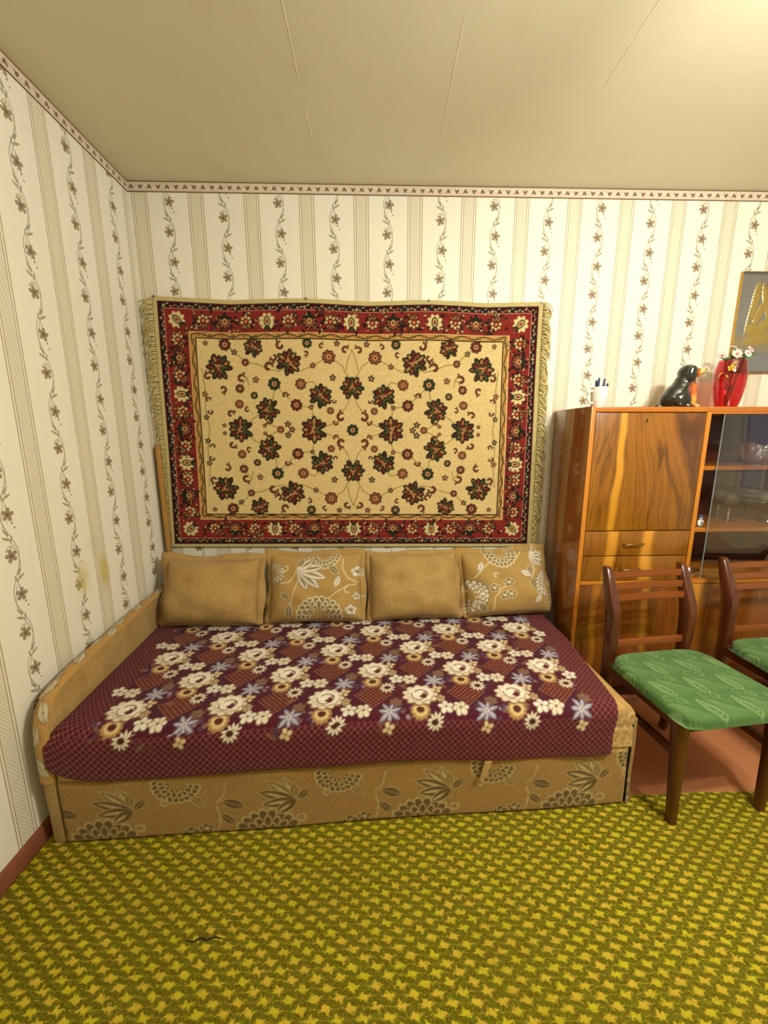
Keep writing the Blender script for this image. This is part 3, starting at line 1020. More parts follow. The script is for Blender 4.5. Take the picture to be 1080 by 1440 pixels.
def mum(c, x, y, R, a, spread, fill, edge, rows=3):
    """chrysanthemum: rows of rounded petals fanned about direction a"""
    for i in range(rows):
        rr = R * (1 - i / rows * .78)
        n = max(4, int(12 * (1 - i * .22)))
        for k in range(n):
            t = a + (k / (n - 1) - .5) * spread
            L = rr * .42
            bx, by = x + math.cos(t) * (rr - L), y + math.sin(t) * (rr - L) * .85
            c.drop(bx, by, t, L * 1.10 + .004, L * .30 + .0028, edge)
            c.drop(bx, by, t, L * 1.02, L * .30 - .0006, fill)
def leaf2(c, x, y, a, L, fill, edge):
    c.lens(x, y, a, L + .006, L * .22 + .003, edge)
    c.lens(x + math.cos(a) * .003, y + math.sin(a) * .003, a, L, L * .22, fill)
    c.line([(x, y), (x + math.cos(a) * L * .95, y + math.sin(a) * L * .95)], .0022, edge)
def lily(c, x, y, a, L, fill, edge, pale):
    for d, k in ((-.75, .8), (-.32, 1.05), (.08, 1.1), (.5, .95), (1.0, .7)):
        c.lens(x, y, a + d, L * k + .006, L * .15 + .003, edge)
        c.lens(x, y, a + d, L * k, L * .15, fill if (d > 0) else pale)
        c.lens(x + math.cos(a + d) * L * .2, y + math.sin(a + d) * L * .2, a + d, L * k * .7, L * .045, edge)
def cloud(c, x, y, R, fill, edge):
    for (dx, dy) in ((-1, .2), (0, .9), (1, .2), (.5, -.7), (-.5, -.7)):
        c.ell(x + dx * R * .55, y + dy * R * .5, R * .55, R * .5, 0, edge)
        c.ell(x + dx * R * .55, y + dy * R * .5, R * .55 - .003, R * .5 - .003, 0, fill)
    c.ell(x, y, R * .3, R * .26, 0, edge)

# fabric of the sofa's body: one repeat, 0.535 m wide
FW = .535
fc = Canvas(FW, .30, .0028, (166, 130, 70), 0, -.03, wrap=True)
def front_motifs(c, x0, y0, fill, edge, pale, base):
    c.line([(x0 + .045, y0 + .05), (x0 + .075, y0 + .085), (x0 + .095, y0 + .125)], .005, edge)
    mum(c, x0, y0 - .012, .112, PI / 2, 3.3, fill, edge, 3)
    lily(c, x0 + .100, y0 + .125, 2.75, .120, fill, edge, pale)
    leaf2(c, x0 + .100, y0 + .125, .75, .055, fill, edge)
    leaf2(c, x0 + .095, y0 + .130, 1.6, .060, pale, edge)
    c.arc(x0 + .115, y0 + .050, .018, 2.6, -2.2, .005, edge, r1=.009)
    c.line([(x0 - .235, y0 + .122), (x0 - .205, y0 + .118), (x0 - .175, y0 + .125), (x0 - .14, y0 + .16), (x0 - .13, y0 + .21)], .004, edge)
    c.line([(x0 - .165, y0 + .12), (x0 - .155, y0 + .085), (x0 - .160, y0 + .04), (x0 - .19, y0 - .01), (x0 - .215, y0 - .03)], .005, edge)
    leaf2(c, x0 - .150, y0 + .140, -.35, .078, fill, edge)
    leaf2(c, x0 - .156, y0 + .090, -.75, .062, fill, edge)
    cloud(c, x0 - .255, y0 + .022, .026, fill, edge)
    cloud(c, x0 - .205, y0 + .034, .024, fill, edge)
    c.line([(x0 - .25, y0 - .0), (x0 - .22, y0 - .02), (x0 - .17, y0 + .0)], .004, edge)
    leaf2(c, x0 - .29, y0 - .02, 1.2, .05, fill, edge)
    mum(c, x0 + .245, y0 + .215, .075, -PI / 2 - .2, 3.0, fill, edge, 3)
    leaf2(c, x0 + .285, y0 + .165, -.7, .055, pale, edge)
    c.arc(x0 + .205, y0 + .145, .017, 1.2, 5.4, .005, edge, r1=.009)
front_motifs(fc, .17, 0.0, (108, 84, 40), (198, 176, 122), (144, 116, 62), None)
_n = _rr.normal(0, 1, fc.a.shape[:2])
for _k in range(4): _n[1:] = _n[1:] * .5 + _n[:-1] * .5
fc.a = np.clip(fc.a + (_n * 8)[..., None], 0, 255)

def panel_front(x0, x1, z0, z1, y, step=.0032):
    nu, nv = int((x1 - x0) / step), int((z1 - z0) / step)
    U, Z = np.meshgrid(np.linspace(x0, x1, nu), np.linspace(z0, z1, nv))
    e = np.minimum(np.minimum(U - x0, x1 - U), np.minimum(Z - z0, z1 - Z))
    rnd_ = .012 * (1 - np.clip(e / .018, 0, 1)) ** 2
    Y = y + rnd_ + wobble(U, Z, .006, 11, 1.3) - .003 * np.exp(-((Z - z1 + .05) / .05) ** 2) * np.sin(U * 9)
    return np.stack([U, Y, Z], -1), U, Z
LEN, DEP = 2.012, .885
Pf, U, Z = panel_front(.040, 1.988, .0078, .243, -.002)
link('front_panel', grid_mesh(Pf, fc.sample(U + .0, Z), skirt=(0, .03, 0)), M['woven'], sofa, True)
link('base', box(.044, 1.986, .030, DEP, .0078, .236, .006), M['tan_cloth'], sofa, True)
# mattress: rounded slab
def slab(x0, x1, y0, y1, z0, z1, r, amp=.004, nu=300, nv=180):
    """top, front and sides of a soft slab as one skin"""
    def prof(y0, y1, n):
        k = max(4, n // 12)
        pts = [(y0, z0 + (z1 - r - z0) * i / k) for i in range(k)]
        pts += [(y0 + r - r * math.cos(a), z1 - r + r * math.sin(a)) for a in np.linspace(0, PI / 2, k)]
        pts += [(y0 + r + (y1 - y0 - 2 * r) * i / (n - 4 * k), z1) for i in range(1, n - 4 * k)]
        pts += [(y1 - r + r * math.sin(a), z1 - r + r * math.cos(a)) for a in np.linspace(0, PI / 2, k)]
        pts += [(y1, z1 - r - (z1 - r - z0) * i / k) for i in range(1, k + 1)]
        return np.array(pts)
    py = prof(y0, y1, nv)
    px = prof(x0, x1, nu)
    X = np.repeat(px[None, :, 0], len(py), 0); Y = np.repeat(py[:, None, 0], len(px), 1)
    Zz = np.minimum(py[:, None, 1], px[None, :, 1])
    return X, Y, Zz
X, Y, Zz = slab(.050, 1.992, .004, .86, .246, .414, .045)
Zz = Zz + wobble(X, Y, .006, 5, 2.0) * (Zz > .36)
# a stitched groove along the front edge
gro = np.exp(-((Zz - .330) / .006) ** 2) * .006
Y = Y + gro * (Y < .05)
X = X - gro * (X > 1.95)
fc2 = Canvas(FW, .52, .0035, (186, 150, 90), 0, 0, wrap=True)
front_motifs(fc2, .17, .06, (192, 148, 80), (226, 204, 150), (200, 158, 90), None)
front_motifs(fc2, .42, .30, (192, 148, 80), (226, 204, 150), (200, 158, 90), None)
link('mattress', grid_mesh(np.stack([X, Y, Zz], -1), fc2.sample(X, Y + Zz)), M['woven'], sofa, True)
# end panel at the left: tan inside, patterned piping over its curved top edge
def arm_outline(inset=0.0):
    pts = [(.006, .0078), (.002, .25), (.004, .39), (.011, .445), (.030, .490), (.060, .520), (.105, .533), (.18, .543), (.40, .554), (.62, .562), (.86, .566), (.86, .0078)]
    return pts
link('end_panel', prism(arm_outline(), .002, .038, 'x', .006), M['tan_cloth'], sofa, True)
def arm_trim():
    pts = arm_outline()[1:-1]
    dense = []
    for (a, b), (c_, d) in zip(pts[:-1], pts[1:]):
        n = max(2, int(math.hypot(c_ - a, d - b) / .006))
        dense += [(a + (c_ - a) * k / n, b + (d - b) * k / n) for k in range(n)]
    dense.append(pts[-1])
    dense = np.array(dense)
    t = np.gradient(dense, axis=0)
    t /= np.linalg.norm(t, axis=1)[:, None] + 1e-9
    nrm = np.stack([-t[:, 1], t[:, 0]], -1)
    s = np.concatenate([[0], np.cumsum(np.linalg.norm(np.diff(dense, axis=0), axis=1))])
    ang = np.linspace(-.2, PI + .2, 14)
    Pp = np.empty((len(dense), len(ang), 3))
    for j, a in enumerate(ang):
        off = .002 + .012 * math.sin(a)
        Pp[:, j, 0] = .020 + .0235 * math.cos(a)
        q = dense + nrm * (off - .004)
        Pp[:, j, 1] = q[:, 0]; Pp[:, j, 2] = q[:, 1]
    c = fc_trim.sample(np.repeat((np.arange(len(ang)) * .006)[None], len(s), 0), np.repeat(s[:, None], len(ang), 1))
    return Pp, c
fc_trim = Canvas(.10, .40, .0025, (190, 148, 84), 0, 0, wrap=True)
for (x, y, a, L) in ((.03, .02, 1.2, .08), (.07, .12, 1.9, .08), (.02, .20, 1.3, .07), (.06, .27, 1.8, .08), (.05, .34, 1.4, .05)):
    leaf2(fc_trim, x, y, a, L, (206, 196, 166), (120, 96, 52))
Pp, cc = arm_trim()
link('end_trim', grid_mesh(Pp, cc), M['woven'], sofa, True)
# end panel at the right, low, in the paler back of the fabric
Yr, Zr = np.meshgrid(np.linspace(.0, .86, 200), np.linspace(.0078, .362, 90))
Er = np.minimum(np.minimum(Yr, .86 - Yr), .362 - Zr)
Xr = 2.012 - .012 * (1 - np.clip(Er / .022, 0, 1)) ** 2 + wobble(Yr, Zr, .005, 4, 4)
fcr = Canvas(FW, .40, .003, (168, 138, 84), 0, -.02, wrap=True)
front_motifs(fcr, .17, .02, (132, 116, 78), (196, 180, 136), (170, 148, 100), None)
link('end_panel', grid_mesh(np.stack([Xr, Yr + .0, Zr], -1), fcr.sample(Yr + .12, Zr), skirt=(-.008, .004, 0)), M['woven'], sofa, True)
# webbing strap that pulls the bed box open
def ribbon(path, w, th):
    bm = bmesh.new()
    rows = []
    for (p, d, nn) in path:
        p, d, nn = Vector(p), Vector(d).normalized(), Vector(nn).normalized()
        rows.append([bm.verts.new(p + d * w / 2 * a + nn * th / 2 * b) for a, b in ((-1, -1), (1, -1), (1, 1), (-1, 1))])
    for r0, r1 in zip(rows[:-1], rows[1:]):
        for k in range(4): bm.faces.new((r0[k], r0[(k + 1) % 4], r1[(k + 1) % 4], r1[k]))
    bm.faces.new(rows[0][::-1]); bm.faces.new(rows[-1])
    return fin(bm)
link('pull_strap', ribbon([((1.468, .030, .2455), (1, 0, 0), (0, 0, 1)), ((1.466, -.004, .2465), (1, 0, 0), (0, -.5, 1)), ((1.462, -.016, .238), (1, 0, 0), (0, -1, .3)), ((1.452, -.019, .210), (1, 0, 0.1), (0, -1, 0)), ((1.444, -.021, .180), (1, 0, .2), (0, -1, 0))], .024, .005), M['tan_cloth'], sofa, True)

# ------------------------------------------------------------------ bedspread draped over the mattress
MARB = (78, 18, 35)
SPW, SPH = 1.96, 1.06
sc_ = Canvas(SPW, SPH, .0030, MARB)
LAX, LAY = .350, .165
def spos(i, j): return (.19 + LAX * i + (LAX / 2 if j % 2 else 0), .255 + LAY * j)
# gold net over the rims; lozenges of larger net inside
Ug, Vg = np.meshgrid(sc_.U, sc_.Vv)
def netmask(U, Vv, p, w, sl=1.0):
    a = np.abs(((U + Vv * sl) / p) % 1 - .5) * p
    b = np.abs(((U - Vv * sl) / p) % 1 - .5) * p
    return np.clip((w / 2 - np.minimum(a, b)) / .003 + .5, 0, 1)
inn = np.minimum(np.minimum(Ug - .13, SPW - .13 - Ug), Vg - .15)
rim = np.clip(-inn / .01, 0, 1)
nm = netmask(Ug, Vg, .0225, .0030)
k_ = (rim * nm * .72)[..., None]
sc_.a = sc_.a * (1 - k_) + np.array((196, 150, 106)) * k_
inside = np.clip(inn / .01, 0, 1)
pur = np.clip(.5 + wobble(Ug, Vg, 3.0, 21, 4), 0, 1) * inside * .8
sc_.a = sc_.a * (1 - pur[..., None] * .6) + np.array((66, 20, 46)) * pur[..., None] * .6
fine = netmask(Ug, Vg, .0135, .0016, .7) * inside * .22
sc_.a = sc_.a * (1 - fine[..., None]) + np.array((150, 96, 70)) * fine[..., None]
WHT, CRM, LIL, TNF, OLF = (224, 214, 194), (206, 184, 140), (150, 144, 160), (166, 130, 84), (120, 92, 60)
def ok(x, y): return .10 < x < SPW - .10 and .12 < y < SPH + .05
def lozenge(x, y):
    w = sc_._win(x - .085, x + .085, y - .085, y + .085)
    if w is None: return
    sl, X, Y = w
    d = .080 - (np.abs(X - x) + np.abs(Y - y) * 1.0)
    m = np.clip(d / .003, 0, 1)
    sc_._put(sl, m, (74, 12, 24))
    sc_._put(sl, m * netmask(X - x, Y - y, .0200, .0036), (200, 152, 92), .85)
    sc_._put(sl, np.clip(1 - np.abs(d) / .008, 0, 1), (58, 24, 60), .9)
def rose(x, y):
    R = .064
    sc_.scallop(x, y - .004, R * 1.12, 11, .20, (140, 108, 78), .3, .84)
    sc_.scallop(x, y, R * 1.04, 11, .20, WHT, 0, .84)
    sc_.scallop(x + .004, y + .002, R * .80, 9, .12, (176, 140, 96), .5, .86)
    sc_.scallop(x + .003, y + .004, R * .76, 9, .12, (236, 229, 214), .5, .86)
    for (a0, a1, r) in ((.3, 2.4, .030), (2.9, 5.0, .034), (5.2, 6.6, .024)): sc_.arc(x, y, r, a0, a1, .0032, (110, 60, 44), r1=r * .8)
    sc_.ell(x + .010, y - .006, .013, .016, .6, (92, 34, 34))
    sc_.ell(x - .004, y + .004, .014, .011, .4, (240, 234, 220))
    sc_.arc(x + .016, y + .002, .012, -1.5, 1.5, .003, (96, 44, 36))
def starf(x, y, c=LIL, R=.047, n=7):
    for k in range(n):
        a = 2 * PI * k / n + .3
        sc_.lens(x, y, a, R * (1 - .18 * (k % 2)) + .004, R * .17 + .002, (64, 44, 74))
        sc_.lens(x, y, a, R * (1 - .18 * (k % 2)), R * .17, c)
        sc_.lens(x, y, a, R * .8, R * .05, (196, 192, 204))
    sc_.ell(x, y, R * .17, R * .15, 0, (226, 220, 206))
    sc_.ell(x, y, R * .08, R * .08, 0, (110, 96, 100))
def daisy(x, y, R=.040, c=(228, 220, 200), cen=(70, 36, 22), n=11):
    for k in range(n):
        a = 2 * PI * k / n
        sc_.lens(x, y, a, R + .003, R * .20, (96, 54, 44))
        sc_.lens(x, y, a, R, R * .16, c)
    sc_.ell(x, y, R * .36, R * .30, 0, cen)
def fivep(x, y, R=.032, c=(222, 214, 196), n=5, ph=.4):
    for k in range(n):
        a = 2 * PI * k / n + ph
        sc_.drop(x, y, a, R + .003, R * .36 + .002, (88, 50, 52))
        sc_.drop(x, y, a, R, R * .36, c)
    sc_.ell(x, y, R * .16, R * .16, 0, (120, 80, 60))
def tanros(x, y, R=.038):
    sc_.scallop(x, y, R, 13, .16, TNF, 0, .9)
    sc_.scallop(x, y + .002, R * .72, 9, .14, (214, 188, 132), 0, .9)
    sc_.ell(x, y + .002, R * .38, R * .32, 0, (84, 40, 26))
for pas in range(4):
    for j in range(-2, 6):
        for i in range(-1, 7):
            x, y = spos(i, j)
            if pas == 0:
                if ok(x + LAX / 2, y): lozenge(x + LAX / 2, y + .010)
                for k in range(9):
                    a, rr = _rr.uniform(0, 6.28), _rr.uniform(.05, .12)
                    px, py = x + math.cos(a) * rr, y + math.sin(a) * rr * .8
                    if ok(px - .02, py) and ok(px + .02, py): sc_.lens(px, py, _rr.uniform(0, 6.28), .05, .008, [(104, 62, 50), (84, 52, 72), (130, 98, 70)][k % 3], .8)
                for k in range(7):
                    px, py = x - .065 + _rr.uniform(-.03, .03), y - .085 + _rr.uniform(-.022, .022)
                    if ok(px, py): sc_.ell(px, py, .008, .007, 0, [(84, 58, 92), (150, 126, 150), (120, 92, 70)][k % 3])
            elif pas == 1:
                if ok(x - .005, y - .080): tanros(x - .005, y - .080)
                if ok(x + .075, y - .005): fivep(x + .072, y - .022, .020, (190, 166, 124), 6)
                if ok(x - .06, y + .09): cloudx = None
                if ok(x - .100, y - .02): fivep(x - .092, y - .040, .024, (128, 98, 76), 6)
            elif pas == 2:
                if ok(x + .05, y + .080): starf(x + .058, y + .082)
                if ok(x - .030, y + .098): fivep(x - .034, y + .094, .030, (224, 214, 190), 6, .1)
                if ok(x + .052, y - .118): daisy(x + .052, y - .118, .033)
                if ok(x + .085, y - .068): fivep(x + .088, y - .066, .029, (224, 220, 206), 5)
                if ok(x - .105, y - .13): fivep(x - .11, y - .135, .022, (216, 196, 150), 4)
            else:
                if ok(x, y): rose(x, y)
sc_.a = np.clip(sc_.a + _rr.normal(0, 4, sc_.a.shape[:2])[..., None], 0, 255)

def spread_pts(U, Vv):
    """U 0..1 left-right, V metres from the front hem up and over"""
    hem = .262 - .016 * U - .010 * np.sin(U * 7.0 + 1.0) + .055 * np.exp(-U / .035)
    r, z1 = .050, .4195
    # arc length along the profile: drop, round, flat
    drop = z1 - r - hem
    Lr = r * PI / 2
    d = Vv * 1.0
    frac = d / SPH
    seg = np.clip(d, 0, None)
    y0 = -.007
    a = np.clip((seg - drop) / r, 0, PI / 2)
    flat = np.clip(seg - drop - Lr, 0, None)
    z = np.where(seg < drop, hem + seg, z1 - r + r * np.sin(a))
    y = np.where(seg < drop, y0, y0 + r - r * np.cos(a) + flat)
    t = np.clip(y / .75, 0, 1)
    xl = .046 - .016 * np.clip((.10 - y) / .1, 0, 1) * (z < .40)
    xr = 1.925 + .060 * np.clip(t * 1.6, 0, 1) - .018 * np.clip((.412 - z) / .1, 0, 1)
    x = xl + (xr - xl) * U
    w = wobble(x, y, .005, 31, 2.4)
    z = z + np.abs(w) * (z > .41)
    y = y - (np.abs(wobble(x, z * 0, .016, 8, 3.0)) + .004) * np.clip((.41 - z) / .12, 0, 1)
    return np.stack([x, y, z], -1)
nU, nV = sc_.nu, int(.97 / .003)
U, Vv = np.meshgrid(np.linspace(0, 1, nU), np.linspace(0, .97, nV))
Ps = spread_pts(U, Vv)
col_s = sc_.sample(np.clip(U, 0, .99999) * SPW, np.clip(Vv, 0, SPH - .004))
Pl = Ps.copy(); Pl[..., 0] -= .96; Pl[..., 2] -= .26
spread = link('bedspread', grid_mesh(Pl, col_s, skirt=(0, .002, -.003)), M['spread'])
spread.location = s2w(.96, .0, .26)
spread.rotation_euler = (0, 0, SR)
tag(spread, 'maroon bedspread woven with cream roses and lilac flowers over the sofa', 'bedspread')

# ------------------------------------------------------------------ pillows
def pillow(name, label, x, y, z, w, h, T, tilt, rz, roll, cv=None, seed=0, fl=.026, fcol=None):
    nu, nv = (170, 130) if cv is not None else (90, 70)
    U, Vv = np.meshgrid(np.linspace(-1, 1, nu), np.linspace(-1, 1, nv))
    X = U * w / 2 * (1 - .030 * (1 - Vv ** 2)) + wobble(U, Vv, .006, seed, .7)
    Zl = h / 2 + Vv * h / 2 * (1 - .040 * (1 - U ** 2)) + wobble(U, Vv, .006, seed + 1, .7)
    bul = (np.clip(1 - np.abs(U) ** 3.0, 0, 1) * np.clip(1 - np.abs(Vv) ** 2.6, 0, 1)) ** .46
    low = 1 + .16 * (-Vv)                      # stuffing settles towards the bottom
    crease = wobble(U, Vv, .016, seed + 2, 1.5) * bul + .006 * np.sin(6 * (U + Vv) + seed) * np.exp(-((1 - np.abs(U)) / .3) ** 2) * bul
    Yf = -(T * .55 * bul * low + crease)
    Yb = T * .45 * bul
    root = thing(name, label, 'pillow', (x, y, z), 0, 'pillows along the back of the sofa')
    root.rotation_euler = (-tilt, roll, rz)
    A = np.stack([X, Yf, Zl], -1)
    B = np.stack([X, Yb, Zl], -1)
    col = None if cv is None else cv.sample(np.clip(U * .5 + .5, 0, .9999) * cv.w, np.clip(Vv * .5 + .5, 0, .9999) * (cv.nv - 1) * cv.step)
    # weld front and back into one closed skin
    idx = np.arange(nu * nv).reshape(nv, nu)
    q1 = np.stack([idx[:-1, :-1], idx[:-1, 1:], idx[1:, 1:], idx[1:, :-1]], -1).reshape(-1, 4)
    inner = np.zeros((nv, nu), bool); inner[1:-1, 1:-1] = True
    idb = idx.copy(); idb[inner] = nu * nv + np.arange(inner.sum())
    q2 = np.stack([idb[:-1, :-1], idb[1:, :-1], idb[1:, 1:], idb[:-1, 1:]], -1).reshape(-1, 4)
    verts = np.concatenate([A.reshape(-1, 3), B[inner]])
    cols = None if col is None else np.concatenate([col.reshape(-1, 3), col[inner]])
    mt = M['tan_cloth'] if cv is None else M['woven']
    link('cover', raw_mesh(verts, np.concatenate([q1, q2]), cols), mt, root, True)
    # flat flange sewn round the rim
    n = 200
    ts = np.linspace(0, 1, n, endpoint=False)
    ring = []
    per = [(-1, -1), (1, -1), (1, 1), (-1, 1), (-1, -1)]
    for t in ts:
        k = int(t * 4); f = t * 4 - k
        ring.append((per[k][0] + (per[k + 1][0] - per[k][0]) * f, per[k][1] + (per[k + 1][1] - per[k][1]) * f))
    ring = np.array(ring)
    u, v = ring[:, 0], ring[:, 1]
    bx = u * w / 2 * (1 - .030 * (1 - v ** 2)); bz = h / 2 + v * h / 2 * (1 - .040 * (1 - u ** 2))
    r = np.random.RandomState(seed + 40)
    wav = np.sin(ts * 2 * PI * 7 + seed) * .35 + np.sin(ts * 2 * PI * 13 + seed * 2) * .3 + r.uniform(-.1, .1, n)
    wid = fl * (1 + .25 * np.sin(ts * 2 * PI * 5 + seed)) * np.where(v < -.99, .28, 1.0)
    su, sv = np.where(np.abs(u) > .985, np.sign(u), u * .05), np.where(np.abs(v) > .985, np.sign(v), v * .05)
    rows = []
    for j, (d, th) in enumerate(((-.35, .0035), (.35, .004), (1.0, .0035), (1.0, -.0035), (.35, -.004), (-.35, -.0035))):
        dd = max(d, -.35)
        yy = th + wav * .016 * max(0, d) + (.010 * max(0, d))
        rows.append(np.stack([bx + su * wid * dd, yy, bz + sv * wid * dd], -1))
    rows = np.stack(rows)                       # 6 x n x 3
    m = len(rows)
    ii = np.arange(m * n).reshape(m, n)
    q = np.stack([ii, np.roll(ii, -1, 1), np.roll(np.roll(ii, -1, 0), -1, 1), np.roll(ii, -1, 0)], -1).reshape(-1, 4)
    c2 = None
    if cv is not None:
        cc = cv.sample(np.clip(u * .5 + .5, 0, .999) * cv.w, np.clip(v * .5 + .5, 0, .999) * (cv.nv - 1) * cv.step)
        cc = cc * .45 + np.array((176, 142, 84)) * .55
        c2 = np.concatenate([cc] * m)
    link('flange', raw_mesh(rows.reshape(-1, 3), q, c2), mt, root, True)
    return root

PB, PFILL, PEDGE, PPALE = (180, 146, 86), (138, 120, 84), (224, 212, 176), (222, 215, 200)
pw, ph = .458, .335
c2 = Canvas(pw, ph, .0026, PB)
def at(dx, dy): return (pw / 2 + dx, ph / 2 + dy)
c2.line([at(-.075, .09), at(-.085, .03), at(-.115, -.06), at(-.13, -.14)], .005, PEDGE)
c2.line([at(.05, -.07), at(.10, -.03), at(.165, .005), at(.21, .01)], .005, PEDGE)
c2.line([at(-.17, .02), at(-.13, .025), at(-.10, .06), at(-.085, .10)], .005, PEDGE)
c2.line([at(.14, .14), at(.14, .09), at(.17, .04), at(.215, .02)], .005, PEDGE)
mum(c2, *at(-.205, .075), .055, .3, 5.0, PPALE, (150, 128, 90), 3)
mum(c2, *at(.02, -.145), .105, PI / 2, 3.2, PFILL, PEDGE, 4)
mum(c2, *at(.045, .165), .075, -PI / 2, 2.8, PFILL, PEDGE, 3)
lily(c2, *at(-.085, .085), -.35, .135, PPALE, (150, 130, 96), PPALE)
leaf2(c2, *at(-.085, .10), 1.0, .055, PFILL, PEDGE)
leaf2(c2, *at(-.125, -.06), 2.5, .055, PFILL, PEDGE)
leaf2(c2, *at(-.13, -.075), -1.5, .075, PFILL, PEDGE)
leaf2(c2, *at(.125, .065), 2.5, .065, PFILL, PEDGE)
leaf2(c2, *at(.130, .06), -2.0, .065, PPALE, (150, 130, 96))
c2.arc(*at(-.145, .10), .018, 3.5, 8.5, .005, PEDGE, r1=.008)
c2.arc(*at(.165, -.02), .018, 1.5, 5.5, .005, PEDGE, r1=.008)
cloud(c2, *at(.215, .075), .032, PPALE, (150, 130, 96))
cloud(c2, *at(.175, -.115), .030, PPALE, (150, 130, 96))
cloud(c2, *at(.21, -.05), .022, PPALE, (150, 130, 96))
pw4, ph4 = .435, .325
c4 = Canvas(pw4, ph4, .0026, PB)
def at4(dx, dy): return (pw4 / 2 + dx, ph4 / 2 + dy)
c4.line([at4(-.20, .0), at4(-.16, .05), at4(-.10, .10), at4(-.03, .12), at4(.06, .12), at4(.10, .16)], .005, PEDGE)
c4.line([at4(.13, .12), at4(.145, .06), at4(.12, .02)], .005, PEDGE)
c4.line([at4(-.09, -.14), at4(-.085, -.08), at4(-.05, -.03), at4(.0, -.01)], .005, PEDGE)
mum(c4, *at4(-.205, -.06), .090, .1, 3.6, PPALE, (146, 122, 84), 4)
mum(c4, *at4(-.02, .155), .080, -PI / 2, 3.2, PFILL, PEDGE, 3)
leaf2(c4, *at4(-.155, .06), 1.0, .06, PPALE, (150, 130, 96))
leaf2(c4, *at4(.125, .025), 2.7, .065, PPALE, (150, 130, 96))
leaf2(c4, *at4(.125, .025), 1.8, .055, PFILL, PEDGE)
leaf2(c4, *at4(.12, .02), -1.3, .07, PFILL, PEDGE)
lily(c4, *at4(.135, .135), -.5, .085, PPALE, (150, 130, 96), PPALE)
for (a, b) in ((-.085, -.025), (-.005, .0), (.0, -.06), (-.035, -.065)): cloud(c4, *at4(a, b), .026, PFILL, PEDGE)
mum(c4, *at4(.215, -.02), .075, PI, 3.4, PPALE, (146, 122, 84), 3)
c4.arc(*at4(.155, -.06), .022, .5, 5.5, .005, PEDGE, r1=.008)
c4.arc(*at4(-.07, .04), .014, .5, 5.0, .006, PPALE, r1=.006)
leaf2(c4, *at4(-.12, -.15), 2.3, .06, PFILL, PEDGE)
leaf2(c4, *at4(.12, -.12), .8, .06, PPALE, (150, 130, 96))
pillow('pillow', 'plain tan pillow at the left end of the sofa against the wall', .322, -.290, .432, .462, .318, .180, .40, -.020, .0, None, 3, .032)
pillow('pillow', 'flower-patterned tan pillow between the two plain pillows', .838, -.274, .431, pw, ph, .160, .38, .02, .0, c2, 9, .026)
pillow('pillow', 'plain tan pillow between the two flower-patterned pillows', 1.336, -.260, .431, .450, .330, .165, .38, .025, -.012, None, 14, .021)
pillow('pillow', 'flower-patterned tan pillow leaning beside the wooden cabinet', 1.817, -.240, .437, pw4, ph4, .155, .38, .05, -.035, c4, 22, .026)

# ------------------------------------------------------------------ wooden pole in the corner
pole = link('wooden_pole', tube([(.034, -.034, .003), (.033, -.034, .45), (.0315, -.033, .90), (.031, -.033, 1.285), (.031, -.033, 1.292)], [.0145, .0145, .014, .0135, .011], 12), M['pole_wood'])
tag(pole, 'plain round wooden pole standing in the room corner beside the rug', 'pole')

# ------------------------------------------------------------------ cabinet
CX, CY, CZT = 2.085, -.372, 1.461
cab = thing('display_cabinet', 'glossy walnut cabinet with drop-front door, drawers and glazed shelves', 'cabinet', (CX, CY, 0))
CR, CB = 3.62, -.012
DV = 2.607
def cbox(name, x0, x1, y0, y1, z0, z1, mat, bev=.0015, parent=cab):
    return link(name, box(x0, x1, y0, y1, z0, z1, bev), mat, parent)
sp = cbox('side_panel', CX, CX + .0195, CY + .003, CB, .10, CZT + .003, M['walnut_side'])
cbox('edge_strip', CX, CX + .0195, CY - .0005, CY + .0028, .10, CZT + .003, M['edge'], .0006, sp)
sp = cbox('side_panel', CR - .0195, CR, CY + .003, CB, .10, CZT + .003, M['walnut_side'])
cbox('edge_strip', CR - .0195, CR, CY - .0005, CY + .0028, .10, CZT + .003, M['edge'], .0006, sp)
cbox('top_panel', CX + .020, CR - .020, CY + .001, CB, CZT - .022, CZT, M['shelf'])
cbox('divider', DV, DV + .0195, CY - .0005, CB - .012, .66, CZT - .0225, M['edge'])
cbox('back_panel', CX + .020, CR - .020, CB - .010, CB - .001, .10, CZT - .0225, M['inner'], 0)
cbox('middle_rail', CX + .020, CR - .020, CY - .0005, CB - .012, .640, .6575, M['edge'])
cbox('bottom_panel', CX + .020, CR - .020, CY + .004, CB - .012, .10, .12, M['inner'])
for lx in (CX + .05, (CX + CR) / 2, CR - .05):
    for ly in (CY + .05, CB - .05):
        link('leg', lathe([(0, .0005), (.016, .0005), (.024, .098), (0, .098)], 14, lx, ly), M['chair_wood'], cab)
dd = cbox('drop_door', CX + .022, DV - .003, CY + .0005, CY + .018, .9045, CZT - .026, M['walnut'])
kx, kz = 2.338, 1.403
kp = link('keyhole_plate', prism([(kx + .0062 * math.cos(a) * .75, kz + .011 * math.sin(a)) for a in np.linspace(0, 2 * PI, 20, endpoint=False)], CY - .0012, CY + .0004, 'y'), M['brass'], dd)
link('keyhole', prism([(kx - .0015, kz - .006), (kx + .0015, kz - .006), (kx + .0012, kz), (kx + .0025, kz + .004), (kx, kz + .0065), (kx - .0025, kz + .004), (kx - .0012, kz)], CY - .0016, CY - .0010, 'y'), plain('black_gap', (12, 10, 8), .8, 0), dd)
